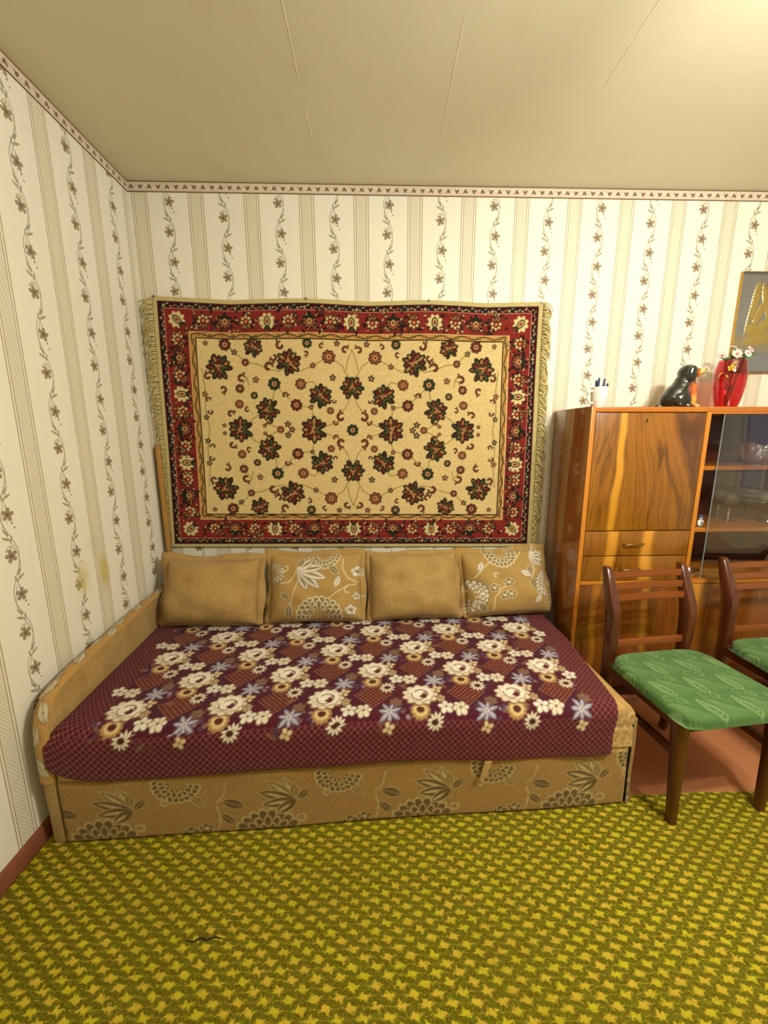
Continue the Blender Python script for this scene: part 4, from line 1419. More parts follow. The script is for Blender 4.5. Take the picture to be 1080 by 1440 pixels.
for (z0, z1, hz) in ((.7835, .9000, .8405), (.6605, .7790, .7165)):
    dr = cbox('drawer', CX + .022, DV - .003, CY + .0005, CY + .018, z0, z1, M['walnut_drawer'])
    hx0, hx1 = 2.293, 2.382
    h = link('handle', tube([(hx0, CY + .001, hz), (hx0, CY - .014, hz), (hx0 + .004, CY - .019, hz + .001), (hx1 - .004, CY - .019, hz + .001), (hx1, CY - .014, hz), (hx1, CY + .001, hz)], .0036, 8), M['brass'], dr)
    cbox('drawer_box', CX + .034, DV - .012, CY + .0185, CB - .03, z0 + .008, z1 - .012, M['inner'], 0, dr)
for k, (a, b) in enumerate(((CX + .022, DV + .006), (DV + .0095, 3.112), (3.1155, CR - .022))):
    ld = cbox('lower_door', a, b, CY + .0005, CY + .018, .1225, .6375, M['walnut_low'])
    if k == 0:
        link('key', tube([(2.562, CY + .001, .596), (2.562, CY - .016, .596), (2.566, CY - .022, .600), (2.576, CY - .022, .604), (2.580, CY - .022, .596), (2.574, CY - .022, .589), (2.564, CY - .022, .593)], .0022, 6), M['brass'], ld)
SH1, SH2 = 1.1985, .9080
for zt in (SH1, SH2):
    cbox('shelf', DV + .020, CR - .020, CY + .012, CB - .012, zt - .018, zt, M['shelf'])
cbox('glass_track', DV + .020, CR - .020, CY + .0005, CY + .010, .6578, .6635, M['shelf'], .0008)
cbox('glass_track', DV + .020, CR - .020, CY + .0005, CY + .010, CZT - .031, CZT - .0225, M['shelf'], .0008)
cbox('glass_pane', 2.690, 3.200, CY + .0018, CY + .0048, .664, CZT - .0315, M['pane'], .0006)
cbox('pane_edge', 2.6880, 2.6899, CY + .0016, CY + .0050, .664, CZT - .0315, plain('ground_glass_edge', (150, 168, 176), .3, .05, 40), 0)
cbox('glass_pane', 3.120, CR - .021, CY + .0060, CY + .0090, .664, CZT - .0315, M['pane'], .0006)

# ------------------------------------------------------------------ glassware behind the panes
def hollow(prof, t=.0022):
    """outer profile (bottom to rim) -> closed thin-walled profile"""
    inn = [(max(r - t, 0.0), z + (t if k == 0 else 0)) for k, (r, z) in enumerate(prof)]
    return prof + inn[::-1]
def goblet(x, y, z, h, R, label, n=24):
    t = thing('wine_glass', label, 'glass', (x, y, z), 0, 'stemmed glasses on the middle shelf')
    b = .46 * h
    link('bowl', lathe([(0, z + b), (R * .55, z + b + h * .06), (R * .95, z + b + h * .20), (R, z + b + h * .34), (R * .88, z + h), (R * .88 - .0016, z + h), (R - .0018, z + b + h * .34), (R * .93 - .0018, z + b + h * .20), (R * .5, z + b + h * .075), (0, z + b + h * .03)], n, x, y), M['wineglass'], t)
    link('stem', lathe([(0, z + .004), (.006, z + .006), (.0036, z + .02), (.0034, z + b * .45), (.0065, z + b * .55), (.0034, z + b * .65), (.006, z + b), (0, z + b)], 12, x, y), M['crystal'], t)
    link('foot', lathe([(0, z + .0004), (R * .85, z + .0004), (R * .85, z + .0018), (.007, z + .006), (0, z + .006)], n, x, y), M['wineglass'], t)
    return t
goblet(2.945, -.190, SH2 + .0004, .138, .034, 'stemmed wine glass standing on the middle cabinet shelf behind the pane')
goblet(2.735, -.110, SH2 + .0004, .135, .032, 'dim stemmed glass at the left end of the middle cabinet shelf')
goblet(2.985, -.08, SH2 + .0004, .138, .034, 'stemmed wine glass at the back of the middle cabinet shelf')
# round glass bowl farther along the same shelf
t = thing('glass_bowl', 'round footed glass bowl at the right edge of the middle cabinet shelf', 'bowl', (3.125, -.21, SH2))
z = SH2 + .0004
link('bowl', lathe(hollow([(.03, z + .036), (.075, z + .05), (.096, z + .085), (.099, z + .13), (.095, z + .15)], .003), 36, 3.125, -.21, True), M['wineglass'], t)
link('foot', lathe([(0, z), (.048, z), (.046, z + .005), (.012, z + .012), (.012, z + .034), (.03, z + .0358), (0, z + .0358)], 28, 3.125, -.21), M['wineglass'], t)
# cut-crystal boat bowl on the top shelf
def crystal_bowl(x, y, z, rx, ry, h, label, name='crystal_bowl', teeth=10):
    t = thing(name, label, 'bowl', (x, y, z))
    bm = bmesh.new()
    nA, nZ = 60, 9
    def ring(f, off):
        out = []
        for k in range(nA):
            a = 2 * PI * k / nA
            zig = (.12 * abs(((k * teeth / nA) % 1) - .5) * 2 - .06) * f
            up = .25 * abs(math.cos(a)) ** 3 * f            # raised ends
            cut = .012 * ((k + int(f * 8)) % 3 - 1) * (off == 0)
            r = (.50 + .50 * f ** .7) + cut * .5
            out.append(bm.verts.new((x + (rx * r - off) * math.cos(a), y + (ry * r - off) * math.sin(a), z + .0006 + h * f * (1 + zig + up) + (off > 0) * (.006 * (1 - f)))))
        return out
    rings = [ring(k / nZ, 0) for k in range(nZ + 1)] + [ring(k / nZ, .005) for k in range(nZ, -1, -1)]
    for A, B in zip(rings[:-1], rings[1:]):
        for k in range(nA): bm.faces.new((A[k], A[(k + 1) % nA], B[(k + 1) % nA], B[k]))
    bm.faces.new(rings[0][::-1]); bm.faces.new(rings[-1])
    link('bowl', fin(bm), M['crystal'], t)
    bm = bmesh.new()                                         # cut ribs on the outside
    for k in range(18):
        a = 2 * PI * k / 18
        pts = [(x + rx * (.50 + .50 * f ** .7 + .012) * math.cos(a + f * .5), y + ry * (.50 + .50 * f ** .7 + .012) * math.sin(a + f * .5), z + .004 + h * f * .9) for f in (0.02, .2, .4, .6, .8)]
        add_tube(bm, pts, .0022, 5)
    link('cut_ribs', fin(bm), M['crystal'], t)
    return t
crystal_bowl(3.045, -.215, SH1, .118, .080, .088, 'cut crystal boat-shaped bowl on the top cabinet shelf')
crystal_bowl(2.672, -.315, .6580, .045, .04, .030, 'small cut-glass dish on the cabinet floor behind the front chair', 'glass_dish', 12)
# plate standing on edge in the bottom compartment
pl = link('glass_plate', lathe([(0, -.004), (.045, -.004), (.075, .004), (.075, .006), (.045, -.001), (0, -.001)], 36), M['wineglass'])
pl.location = (2.79, -.062, .6592 + .073)
pl.rotation_euler = (math.radians(78), 0, 0)
tag(pl, 'round glass plate propped upright at the bottom of the cabinet', 'plate')

# little painted figurine on the middle shelf
def remeshed(ells, vox, smooth=2):
    """one continuous skin grown from overlapping ellipsoids (centre, radii, (ry, rz) turn)"""
    bm = bmesh.new()
    for (c, r, rot) in ells:
        mt = Matrix.Translation(c) @ Matrix.Rotation(rot[1], 4, 'Z') @ Matrix.Rotation(rot[0], 4, 'Y') @ Matrix.Diagonal((*r, 1))
        bmesh.ops.create_uvsphere(bm, u_segments=20, v_segments=12, radius=1.0, matrix=mt)
    me = bpy.data.meshes.new('tmp')
    bm.to_mesh(me); bm.free()
    ob = bpy.data.objects.new('tmp', me)
    C.objects.link(ob)
    md = ob.modifiers.new('r', 'REMESH'); md.mode = 'VOXEL'; md.voxel_size = vox; md.use_smooth_shade = True
    if smooth:
        sm_ = ob.modifiers.new('s', 'SMOOTH'); sm_.iterations = smooth; sm_.factor = .5
    dg = bpy.context.evaluated_depsgraph_get()
    out = bpy.data.meshes.new_from_object(ob.evaluated_get(dg))
    bpy.data.objects.remove(ob)
    out.polygons.foreach_set('use_smooth', np.ones(len(out.polygons), bool))
    return out
def paint(me, fn):
    n = len(me.vertices)
    co = np.empty(n * 3, np.float32); me.vertices.foreach_get('co', co); co = co.reshape(-1, 3)
    col = fn(co)
    a = me.color_attributes.new('weave', 'FLOAT_COLOR', 'POINT')
    c4_ = np.ones((n, 4), np.float32); c4_[:, :3] = lin(np.clip(col, 0, 255))
    a.data.foreach_set('color', c4_.ravel())
    return me
g = G('glazed_ceramic', .15, .5); g.col(g.attr()); g.coat(.8, .05); M['glaze'] = g.mat

fx, fy, fz = 2.690, -.320, SH2 + .0006
fg = thing('ceramic_figurine', 'tiny white and blue ceramic figurine on the middle cabinet shelf', 'figurine', (fx, fy, fz))
me = remeshed([((0, 0, .012), (.013, .012, .012), (0, 0)), ((0, 0, .026), (.010, .009, .012), (0, 0)), ((0, -.001, .041), (.009, .009, .0095), (0, 0)), ((-.010, -.003, .026), (.004, .004, .009), (.5, 0)), ((.010, -.003, .026), (.004, .004, .009), (-.5, 0)), ((0, 0, .003), (.017, .014, .003), (0, 0))], .0012, 1)
def fpaint(co):
    c = np.tile(np.array([232., 234., 232.]), (len(co), 1))
    c[(co[:, 2] < .005)] = (40, 70, 66)
    c[(np.abs(co[:, 0]) < .0035) & (co[:, 2] < .024) & (co[:, 2] > .006) & (co[:, 1] < 0)] = (40, 50, 74)
    c[(np.abs(co[:, 2] - .0325) < .0018)] = (60, 90, 130)
    return c
link('body', paint(me, fpaint), M['glaze'], fg, True)
link('hat', lathe([(0, .047), (.016, .0465), (.016, .0485), (.0075, .0495), (.0065, .057), (0, .058)], 18), plain('figurine_blue', (54, 78, 128), .2, .1, 60, coat=.6), fg, True)

# ------------------------------------------------------------------ on top of the cabinet
TZ = CZT + .0006
mx, my = 2.148, -.305
mug = thing('mug', 'white porcelain mug holding pens on the cabinet top', 'mug', (mx, my, TZ))
link('cup', lathe([(0, TZ), (.026, TZ), (.031, TZ + .006), (.0345, TZ + .045), (.037, TZ + .088), (.0355, TZ + .0885), (.033, TZ + .045), (.029, TZ + .009), (0, TZ + .007)], 32, mx, my), M['porcelain'], mug)
link('handle', tube([(mx - .034, my - .006, TZ + .070), (mx - .046, my - .010, TZ + .074), (mx - .058, my - .014, TZ + .062), (mx - .060, my - .014, TZ + .042), (mx - .050, my - .010, TZ + .024), (mx - .032, my - .005, TZ + .018)], .0052, 10), M['porcelain'], mug)
penb, pend, penw = plain('pen_blue', (58, 84, 130), .3, .1, 60), plain('pen_dark', (44, 52, 66), .3, .1, 60), plain('pen_white', (214, 216, 220), .3, .05, 60)
def pen(x0, y0, x1, y1, L, m1, m2, label, flat=False):
    t = thing('pen', label, 'pen', (mx + x0, my + y0, TZ + .009), 0, 'pens in the white mug')
    A = Vector((mx + x0, my + y0, TZ + .0095)); B = Vector((mx + x1, my + y1, TZ + L))
    link('barrel', tube([A, A.lerp(B, .70)], .0042, 10), m2, t)
    cp_ = link('cap', tube([A.lerp(B, .70), A.lerp(B, .97), B], [.0052, .0050, .0035], 10), m1, t)
    d = Vector((.0, -.0072, 0))
    link('clip', tube([A.lerp(B, .95) + d * .6, A.lerp(B, .92) + d, A.lerp(B, .76) + d], .0011, 5), m1, cp_)
pen(-.010, .004, -.012, -.012, .128, penb, penb, 'blue pen standing upright on the left of the white mug')
pen(-.014, -.004, -.020, -.004, .118, pend, penw, 'dark capped pen at the far left inside the white mug')
pen(.006, .002, .020, .000, .126, penb, penw, 'blue-capped white pen tilting right in the mug')
pen(.012, -.006, .030, -.010, .104, pend, pend, 'short dark pen leaning on the right rim of the mug')

# dog figurine
dgx, dgy = 2.595, -.215
dog = thing('dog_figurine', 'glossy black and orange ceramic sitting dog figurine on the cabinet top', 'figurine', (dgx, dgy, TZ + .0012), math.radians(-8))
S = 1.14
E_ = []
def el(c, r, ry=0, rz=0): E_.append((tuple(S * v for v in c), tuple(S * v for v in r), (ry, rz)))
el((-.034, 0, .038), (.046, .044, .038)); el((-.018, 0, .058), (.060, .043, .044), -.75); el((-.002, 0, .082), (.046, .038, .040), -.8); el((.022, 0, .072), (.034, .035, .052), -.1); el((.004, 0, .104), (.036, .033, .036), -.4)
el((.012, 0, .116), (.033, .033, .032)); el((.016, 0, .142), (.038, .037, .034)); el((.034, 0, .143), (.026, .028, .024))
el((.056, 0, .145), (.028, .021, .015), -.30); el((.050, 0, .133), (.026, .018, .010), -.30); el((.080, 0, .154), (.007, .009, .006))
for s_ in (-1, 1):
    el((.012, s_ * .036, .135), (.017, .009, .030), .15); el((.014, s_ * .034, .152), (.015, .010, .014))
    el((.036, s_ * .019, .034), (.014, .014, .036), .05); el((.047, s_ * .020, .009), (.019, .014, .009))
    el((-.012, s_ * .038, .032), (.034, .016, .031), .2); el((.018, s_ * .043, .009), (.026, .013, .009))
el((-.070, .006, .010), (.024, .010, .010)); el((-.01, 0, .006), (.055, .042, .006))
me = remeshed(E_, .0028, 7)
def dpaint(co):
    x, y, z = co[:, 0] / S, co[:, 1] / S, co[:, 2] / S
    c = np.tile(np.array([22., 30., 26.]), (len(co), 1))
    def put(m, col):
        k = np.clip(m, 0, 1)[:, None]
        c[:] = c * (1 - k) + np.array(col, float) * k
    chest = np.clip((x - .016 - .05 * np.clip(z - .085, 0, 1)) / .008, 0, 1) * np.clip((.108 - z) / .012, 0, 1) * np.clip((z - .004) / .01, 0, 1)
    put(chest, (206, 104, 40))
    put(chest * np.clip((.060 - z) / .02, 0, 1), (226, 150, 60))
    put(np.clip((.022 - z) / .008, 0, 1) * np.clip((x - .026) / .01, 0, 1), (226, 196, 130))
    put(np.exp(-(((x - .014) / .010) ** 2 + ((z - .078) / .02) ** 2)) * .9, (190, 84, 60))
    fa = np.clip((x - .0325) / .005, 0, 1) * np.clip((z - .118) / .008, 0, 1)
    put(fa, (196, 96, 36))
    put(np.clip((x - .046) / .008, 0, 1) * np.clip((z - .118) / .006, 0, 1), (232, 190, 112))
    put(np.exp(-(((z - .1365 - (x - .06) * .42) / .0018) ** 2)) * np.clip((x - .048) / .004, 0, 1) * (np.abs(y) > .003), (50, 30, 20))
    put(np.clip((x - .0755) / .002, 0, 1) * np.clip((z - .150) / .002, 0, 1), (20, 18, 16))
    return c
link('body', paint(me, dpaint), M['glaze'], dog, True)
for s_ in (-1, 1):
    link('eye', lathe([(0, -.0035), (.0030, -.002), (.0038, 0), (.0030, .002), (0, .0035)], 12, .0485 * S, s_ * .0195 * S), plain('eye_black', (14, 12, 10), .1, 0, coat=.8), dog, True).location.z = .1535 * S
bm = bmesh.new()
add_tube(bm, [(S * (.009 + .0345 * math.cos(a)), S * .0338 * math.sin(a), S * (.112 + .006 * math.cos(a))) for a in np.linspace(0, 2 * PI, 25)], .0022, 6)
link('collar', fin(bm, True), plain('collar_dark', (30, 40, 40), .2, .1, coat=.6), dog, True)

# vase of red glass with gilt flowers
vx, vy = 2.822, -.215
vase = thing('vase', 'tall red glass vase with painted yellow flower on the cabinet top', 'vase', (vx, vy, TZ))
VP = [(.0405, .0), (.046, .012), (.056, .05), (.0635, .10), (.0655, .135), (.063, .175), (.057, .205), (.052, .222)]
def vrad(h): return float(np.interp(h, [p_[1] for p_ in VP], [p_[0] for p_ in VP]))
link('glass', lathe([(0, TZ)] + [(r, TZ + h) for r, h in VP] + [(r - .0028, TZ + h - (.0 if h > .1 else -.004)) for r, h in VP[::-1]] + [(0, TZ + .012)], 40, vx, vy), M['red_glass'], vase)
gilt = plain('gilt_yellow', (222, 176, 40), .4, .1, 80)
def on_vase(a, h, lift=.0012):
    r = vrad(h) + lift
    return Vector((vx + r * math.sin(a), vy - r * math.cos(a), TZ + h))
va0 = -.72                                     # towards the viewer
bm = bmesh.new()
for k in range(5):
    t = 2 * PI * k / 5 + .3
    cpt = on_vase(va0 + .16 * math.cos(t), .180 + .010 * math.sin(t))
    for (q, rr) in ((0, .0062),):
        bmesh.ops.create_uvsphere(bm, u_segments=8, v_segments=6, radius=rr, matrix=Matrix.Translation(cpt) @ Matrix.Diagonal((1, .4, 1, 1)))
bmesh.ops.create_uvsphere(bm, u_segments=8, v_segments=6, radius=.005, matrix=Matrix.Translation(on_vase(va0, .180, .002)) @ Matrix.Diagonal((1, .5, 1, 1)))
link('painted_flower', fin(bm, True), gilt, vase)
for (a, h, da, dh) in ((-1.45, .140, .30, .022), (-.05, .196, .40, .010), (-.48, .150, .16, -.010)):
    link('gilt_leaf', tube([on_vase(va0 + a * .5 + da * k / 5 * (1), h + dh * math.sin(k / 5 * PI * .6)) for k in range(6)], [.0008, .0022, .0028, .0026, .0018, .0006], 6), gilt, vase)
# artificial flowers standing in it
petal_m, petal_p, leaf_m, stem_m, cen_m, grey_p = plain('petal_white', (236, 228, 214), .7, .06, 40), plain('petal_pink', (232, 196, 190), .7, .08, 40), plain('leaf_green', (74, 116, 50), .6, .2, 40), plain('stem_brown', (66, 60, 30), .7, .15, 60), plain('flower_centre', (206, 110, 110), .7, .2, 90), plain('petal_grey', (196, 196, 186), .7, .08, 40)
def flower(hx, hy, hz, R, pm, label, n=8, tilt=(0, -.6, .8)):
    base = Vector((vx + hx * .12, vy + hy * .12 + .004, TZ + .016))
    head = Vector((vx + hx, vy + hy, TZ + hz))
    rim = Vector((vx + hx * .55, vy + hy * .55, TZ + .20))
    t = thing('artificial_flower', label, 'flower', base, 0, 'artificial flowers in the red vase')
    link('stem', tube([base, base.lerp(rim, .5) + Vector((0, 0, .0)), rim, head], .0016, 6), stem_m, t)
    nrm = Vector(tilt).normalized()
    ax = nrm.cross(Vector((0, 0, 1)) if abs(nrm.z) < .95 else Vector((1, 0, 0))).normalized(); ay = nrm.cross(ax)
    bm = bmesh.new()
    for k in range(n):
        a = 2 * PI * k / n
        d = ax * math.cos(a) + ay * math.sin(a); sd = nrm.cross(d)
        rows = []
        for f, wd_, up in ((.12, .10, 0), (.45, .26, .10), (.8, .28, .14), (1.0, .12, .08)):
            c0 = head + d * R * f + nrm * R * up
            rows.append([bm.verts.new(c0 - sd * R * wd_), bm.verts.new(c0 + nrm * R * .05), bm.verts.new(c0 + sd * R * wd_)])
        for r0, r1 in zip(rows[:-1], rows[1:]):
            for q in range(2): bm.faces.new((r0[q], r0[q + 1], r1[q + 1], r1[q]))
    pmh = link('petals', fin(bm, True), pm, t)
    sol = pmh.modifiers.new('thick', 'SOLIDIFY'); sol.thickness = .0008
    bm = bmesh.new()
    bmesh.ops.create_uvsphere(bm, u_segments=10, v_segments=6, radius=R * .26, matrix=Matrix.Translation(head + nrm * R * .12))
    link('centre', fin(bm, True), cen_m, t)
    for s_ in (-1, 1, .2, -.5, .6):
        a = rim.lerp(head, .25 + .5 * abs(s_) * .7)
        bm = bmesh.new()
        d = (Vector((s_ * .9, -.5 * abs(s_) - .1, .45))).normalized(); sd = d.cross(Vector((0, -.6, .8))).normalized()
        rows = []
        for f, wd_ in ((0, .0015), (.35, .0095), (.7, .008), (1, .0006)):
            c0 = a + d * .034 * f - Vector((0, 0, .008 * f * f))
            rows.append([bm.verts.new(c0 - sd * wd_), bm.verts.new(c0 + Vector((0, -.001, -.001))), bm.verts.new(c0 + sd * wd_)])
        for r0, r1 in zip(rows[:-1], rows[1:]):
            for q in range(2): bm.faces.new((r0[q], r0[q + 1], r1[q + 1], r1[q]))
        lf = link('leaf', fin(bm, True), leaf_m, t)
        sol = lf.modifiers.new('thick', 'SOLIDIFY'); sol.thickness = .0006
flower(-.010, -.030, .243, .022, petal_p, 'pink-white artificial daisy at the front of the red vase', 8, (-.3, -.9, .3))
flower(.052, -.018, .248, .019, petal_m, 'white artificial daisy at the right front of the red vase', 8, (.1, -.9, .4))
flower(.088, .010, .272, .018, petal_p, 'pale artificial daisy leaning far out to the right of the vase', 8, (.3, -.8, .5))
flower(-.050, .005, .242, .020, grey_p, 'greyish artificial flower leaning left over the vase rim', 7, (-.5, -.7, .4))
flower(.005, .020, .285, .018, petal_m, 'small white artificial flower standing tallest in the red vase', 9, (0, -.3, .95))
flower(.030, .012, .272, .014, petal_m, 'smaller white artificial flower behind the right-hand daisies', 7, (.2, -.5, .85))

# embossed metal picture hanging above
PX0, PX1, PZ0, PZ1 = 2.985, 3.365, 1.655, 2.140
pic = thing('embossed_picture', 'embossed silver and gold metal relief picture hanging on the wall', 'picture', ((PX0 + PX1) / 2, -.001, PZ0))
nx, nz = 150, 190
Uu, Zz = np.meshgrid(np.linspace(0, 1, nx), np.linspace(0, 1, nz))
Hh = np.zeros_like(Uu)
def lobe(cx, cz, rx, rz, rot, hgt):
    dx, dz = (Uu - cx) * .38, (Zz - cz) * .485
    p_ = (dx * math.cos(rot) + dz * math.sin(rot)) / rx; q_ = (dz * math.cos(rot) - dx * math.sin(rot)) / rz
    return hgt * np.clip(1 - p_ ** 2 - q_ ** 2, 0, 1) ** .5
for args in ((.22, .72, .022, .100, -.10, .0045), (.35, .76, .018, .075, .25, .0045), (.29, .58, .020, .080, -.35, .0045), (.42, .62, .020, .085, .45, .0045), (.24, .44, .040, .035, .3, .005), (.38, .46, .030, .050, -.5, .0045), (.52, .52, .030, .075, .2, .0045), (.30, .33, .065, .028, .15, .0045), (.56, .36, .06, .035, -.2, .0045), (.60, .70, .03, .09, -.2, .0045), (.75, .55, .03, .11, -.2, .0045), (.16, .56, .008, .10, -.12, .003)):
    Hh = np.maximum(Hh, lobe(*args))
ribs = np.sin((Uu * .38 * math.cos(.6) + Zz * .485 * math.sin(.6)) * 620) * .0006 * (Hh > .0008)
mound = .004 * np.exp(-((Zz - .20 - .03 * np.sin(Uu * 7)) / .03) ** 2) + .003 * np.exp(-((Zz - .26) / .012) ** 2)
rim_ = .003 * np.exp(-((np.minimum(np.minimum(Uu * .38, (1 - Uu) * .38), np.minimum(Zz * .485, (1 - Zz) * .485)) - .008) / .004) ** 2)
Yp = -.014 - Hh - ribs - mound * .6
goldw = np.clip(Hh / .003, 0, 1) + .55 * np.clip(1 - np.abs(Zz - .30) / .14, 0, 1)
goldw = np.clip(goldw, 0, 1)[..., None]
colp = np.array((150, 152, 158.)) * (1 - goldw) + np.array((186, 164, 96.)) * goldw
colp = colp * np.where((Zz > .975) | (Zz < .012), .8, 1)[..., None]
g = G('embossed_tin', .34, .5); g.col(g.attr()); g.b.inputs['Metallic'].default_value = .75; M['tin'] = g.mat
link('relief', grid_mesh(np.stack([PX0 + .004 + Uu * (PX1 - PX0 - .008), Yp, PZ0 + .004 + Zz * (PZ1 - PZ0 - .008)], -1), colp, skirt=(0, .011, 0)), M['tin'], pic)
goldf = plain('gilt_frame', (190, 150, 70), .35, .15, 60, metal=.8)
for (a, b, c_, d) in ((PX0, PX0 + .0038, PZ0, PZ1), (PX1 - .0038, PX1, PZ0, PZ1), (PX0 + .004, PX1 - .004, PZ1 - .0038, PZ1), (PX0 + .004, PX1 - .004, PZ0, PZ0 + .0038)):
    link('frame_edge', box(a, b, -.016, -.001, c_, d, .0008), goldf, pic)

# ------------------------------------------------------------------ chairs
def loft(secs):
    """secs: (centre, half-width x, half-depth y) rectangles lofted, with slightly rounded edges"""
    bm = bmesh.new()
    rows = []
    for (c, hx, hy) in secs:
        c = Vector(c); k = .16
        o = []
        for (sx, sy) in ((-1, -1), (1, -1), (1, 1), (-1, 1)):
            pa, pb = (sx * hx, sy * hy * (1 - k)), (sx * hx * (1 - k), sy * hy)
            o += [pa, pb] if sx * sy < 0 else [pb, pa]
        o = [(-hx * (1 - k), -hy), (hx * (1 - k), -hy), (hx, -hy * (1 - k)), (hx, hy * (1 - k)), (hx * (1 - k), hy), (-hx * (1 - k), hy), (-hx, hy * (1 - k)), (-hx, -hy * (1 - k))]
        rows.append([bm.verts.new(c + Vector((a, b, 0))) for a, b in o])
    for r0, r1 in zip(rows[:-1], rows[1:]):
        for k in range(8): bm.faces.new((r0[k], r0[(k + 1) % 8], r1[(k + 1) % 8], r1[k]))
    bm.faces.new(rows[0][::-1]); bm.faces.new(rows[-1])
    return sharp(fin(bm), 50)
GB, GL = (76, 114, 60), (134, 162, 112)
def seat_canvas(seed):
    r = random.Random(seed)
    c = Canvas(.50, .44, .0028, GB, -.25, -.26)
    def paisley(x, y, R, a):
        for (q, w_) in ((1.0, .0040), (.72, .0034), (.42, .003)):
            pts = []
            for k in range(25):
                t = 2 * PI * k / 24
                px, py = q * R * math.cos(t), q * R * .36 * math.sin(t) * (1 - .35 * math.cos(t))
                pts.append((x + px * math.cos(a) - py * math.sin(a), y + px * math.sin(a) + py * math.cos(a)))
            c.line(pts, w_, GL, .8)
    def swirl(x, y, R, s):
        c.arc(x, y, R, 0, s * 7.5, .0030, GL, .6, r1=R * .25, n=30)
    for j in range(4):
        for i in range(4):
            x, y = -.23 + i * .135 + (.06 if j % 2 else 0), -.205 + j * .118
            paisley(x, y, .046, 1.85 + r.uniform(-.15, .15))
            for k in range(8):
                c.line([(x + .012 + .0045 * k, y + .046 - .002 * k), (x + .030 + .007 * k, y + .004 - .001 * k), (x + .040 + .010 * k, y - .044 + .002 * k)], .0024, GL, .6)
            swirl(x + .070, y + .052, .020, 1 if i % 2 else -1)
            c.arc(x + .035, y + .066, .014, .3, 5.2, .003, GL, .6)
            c.arc(x - .035, y + .040, .022, 2.2, 4.6, .0026, GL, .5)
    return c
seatc = seat_canvas(3)
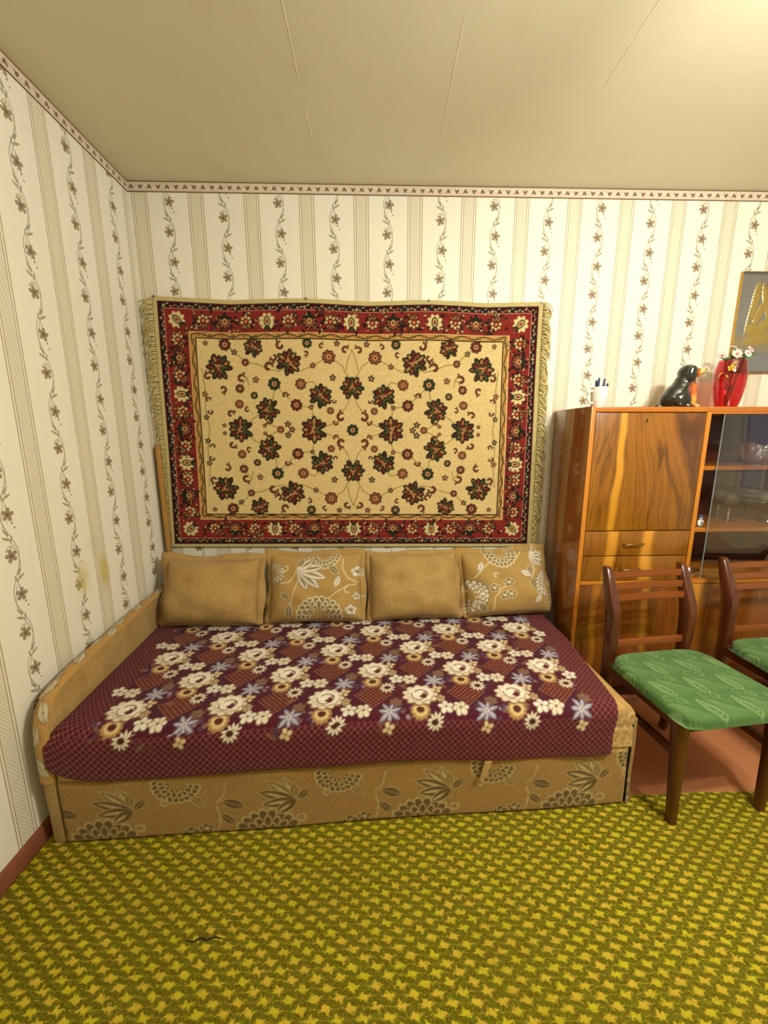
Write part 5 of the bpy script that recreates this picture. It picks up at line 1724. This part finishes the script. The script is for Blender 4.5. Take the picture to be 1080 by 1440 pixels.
def make_chair(label):
    t = thing('dining_chair', label, 'chair', (0, 0, 0), 0, 'wooden chairs before the cabinet')
    for s in (-1, 1):
        link('front_leg', loft([((s * .178, -.200, .0072), .0130, .0130), ((s * .184, -.196, .20), .0165, .016), ((s * .190, -.190, .4045), .0220, .021)]), M['chair_wood'], t, True)
        link('back_post', loft([((s * .172, .222, .0072), .013, .014), ((s * .174, .190, .25), .016, .018), ((s * .175, .182, .42), .018, .022), ((s * .176, .184, .59), .019, .028), ((s * .176, .192, .635), .019, .029), ((s * .176, .222, .72), .017, .023), ((s * .176, .246, .785), .014, .017), ((s * .176, .250, .795), .010, .012)]), M['chair_wood'], t, True)
        link('side_rail', box(s * .184 - .011, s * .184 + .011, -.165, .161, .365, .4045, .002), M['chair_wood'], t, True)
        link('stretcher', box(s * .181 - .008, s * .181 + .008, -.176, .172, .255, .282, .002), M['chair_wood'], t, True)
    link('front_rail', box(-.162, .162, -.201, -.179, .362, .4045, .002), M['chair_wood'], t, True)
    link('back_rail', box(-.157, .157, .172, .190, .362, .4045, .002), M['chair_wood'], t, True)
    for (z_, y_) in ((.668, .203), (.712, .218), (.757, .234)):
        bm = bmesh.new()
        n = 10
        rows = []
        for k in range(n + 1):
            q = -1 + 2 * k / n
            x = q * .163; yy = y_ + .010 * (1 - q * q)
            rows.append([bm.verts.new((x, yy + a, z_ + b + a * -.3)) for a, b in ((-.008, -.0155), (.008, -.0155), (.008, .0155), (-.008, .0155))])
        for r0, r1 in zip(rows[:-1], rows[1:]):
            for k in range(4): bm.faces.new((r0[k], r0[(k + 1) % 4], r1[(k + 1) % 4], r1[k]))
        bm.faces.new(rows[0][::-1]); bm.faces.new(rows[-1])
        bmesh.ops.recalc_face_normals(bm, faces=bm.faces[:])
        bmesh.ops.bevel(bm, geom=[e for e in bm.edges if len(e.link_faces) == 2 and e.calc_face_angle() > .8], offset=.003, segments=2, affect='EDGES')
        link('back_slat', sharp(fin(bm), 40), M['slat_wood'], t, True)
    link('lower_back_slat', box(-.160, .160, .174, .192, .462, .490, .003), M['slat_wood'], t, True)
    # upholstered seat: domed pad with soft rim
    U, Vv = np.meshgrid(np.linspace(-1, 1, 180), np.linspace(-1, 1, 170))
    hx, hy = .231, .210
    R_ = (np.abs(U) ** 9 + np.abs(Vv) ** 9) ** (1 / 9)
    R_ = np.clip(R_ / np.maximum(1.0, np.maximum(np.abs(U), np.abs(Vv)) * 0 + 1), 0, 1)
    ex = U * np.sqrt(1 - .17 * Vv ** 6); ey = Vv * np.sqrt(1 - .17 * U ** 6)
    taper = 1 - .065 * (ey + 1) / 2
    k1 = np.clip((R_ - .90) / .06, 0, 1)
    k2 = np.clip((R_ - .96) / .04, 0, 1)
    X = ex * hx * taper * (1 - .010 * k2); Y = ey * hy * (1 - .010 * k2) - .046
    Z_ = .452 - .010 * (np.abs(U) ** 3 + np.abs(Vv) ** 3) / 2 - .008 * k1 ** 2 - .026 * k2 ** 2
    Z_ = np.maximum(Z_, .4062)
    col = seatc.sample(np.clip(X, -.249, .249), np.clip(Y, -.259, .179))
    link('seat_pad', grid_mesh(np.stack([X, Y, Z_], -1), col), M['green_cloth'], t, True)
    link('seat_board', box(-.196, .196, -.232, .152, .4052, .4150, .003), M['chair_wood'], t, True)
    return t
def dup(root, loc, rz, label):
    r = root.copy(); C.objects.link(r)
    r.location = loc; r.rotation_euler = (0, 0, rz); r['label'] = label
    for ch in list(root.children):
        c = ch.copy(); C.objects.link(c); c.parent = r
        for gch in list(ch.children):
            d = gch.copy(); C.objects.link(d); d.parent = c
    return r
ch1 = make_chair('wooden chair with green seat pushed against the sofa end')
ch1.location = (2.314, -.785, 0); ch1.rotation_euler = (0, 0, math.radians(6))
dup(ch1, (2.900, -.690, 0), math.radians(3), 'wooden chair with green seat set back before the glazed shelves, cut off at right')

# scrap of dark thread lying on the carpet
th = link('thread_scrap', tube([(.606, -1.286, .0085), (.628, -1.291, .0090), (.646, -1.284, .0105), (.664, -1.288, .0090), (.684, -1.282, .0088), (.704, -1.286, .0085)], [.0010, .0020, .0028, .0022, .0022, .0010], 6), plain('dark_thread', (44, 36, 14), .9, .2, 90))
tag(th, 'short dark scrap of thread lying on the checked carpet', 'thread')
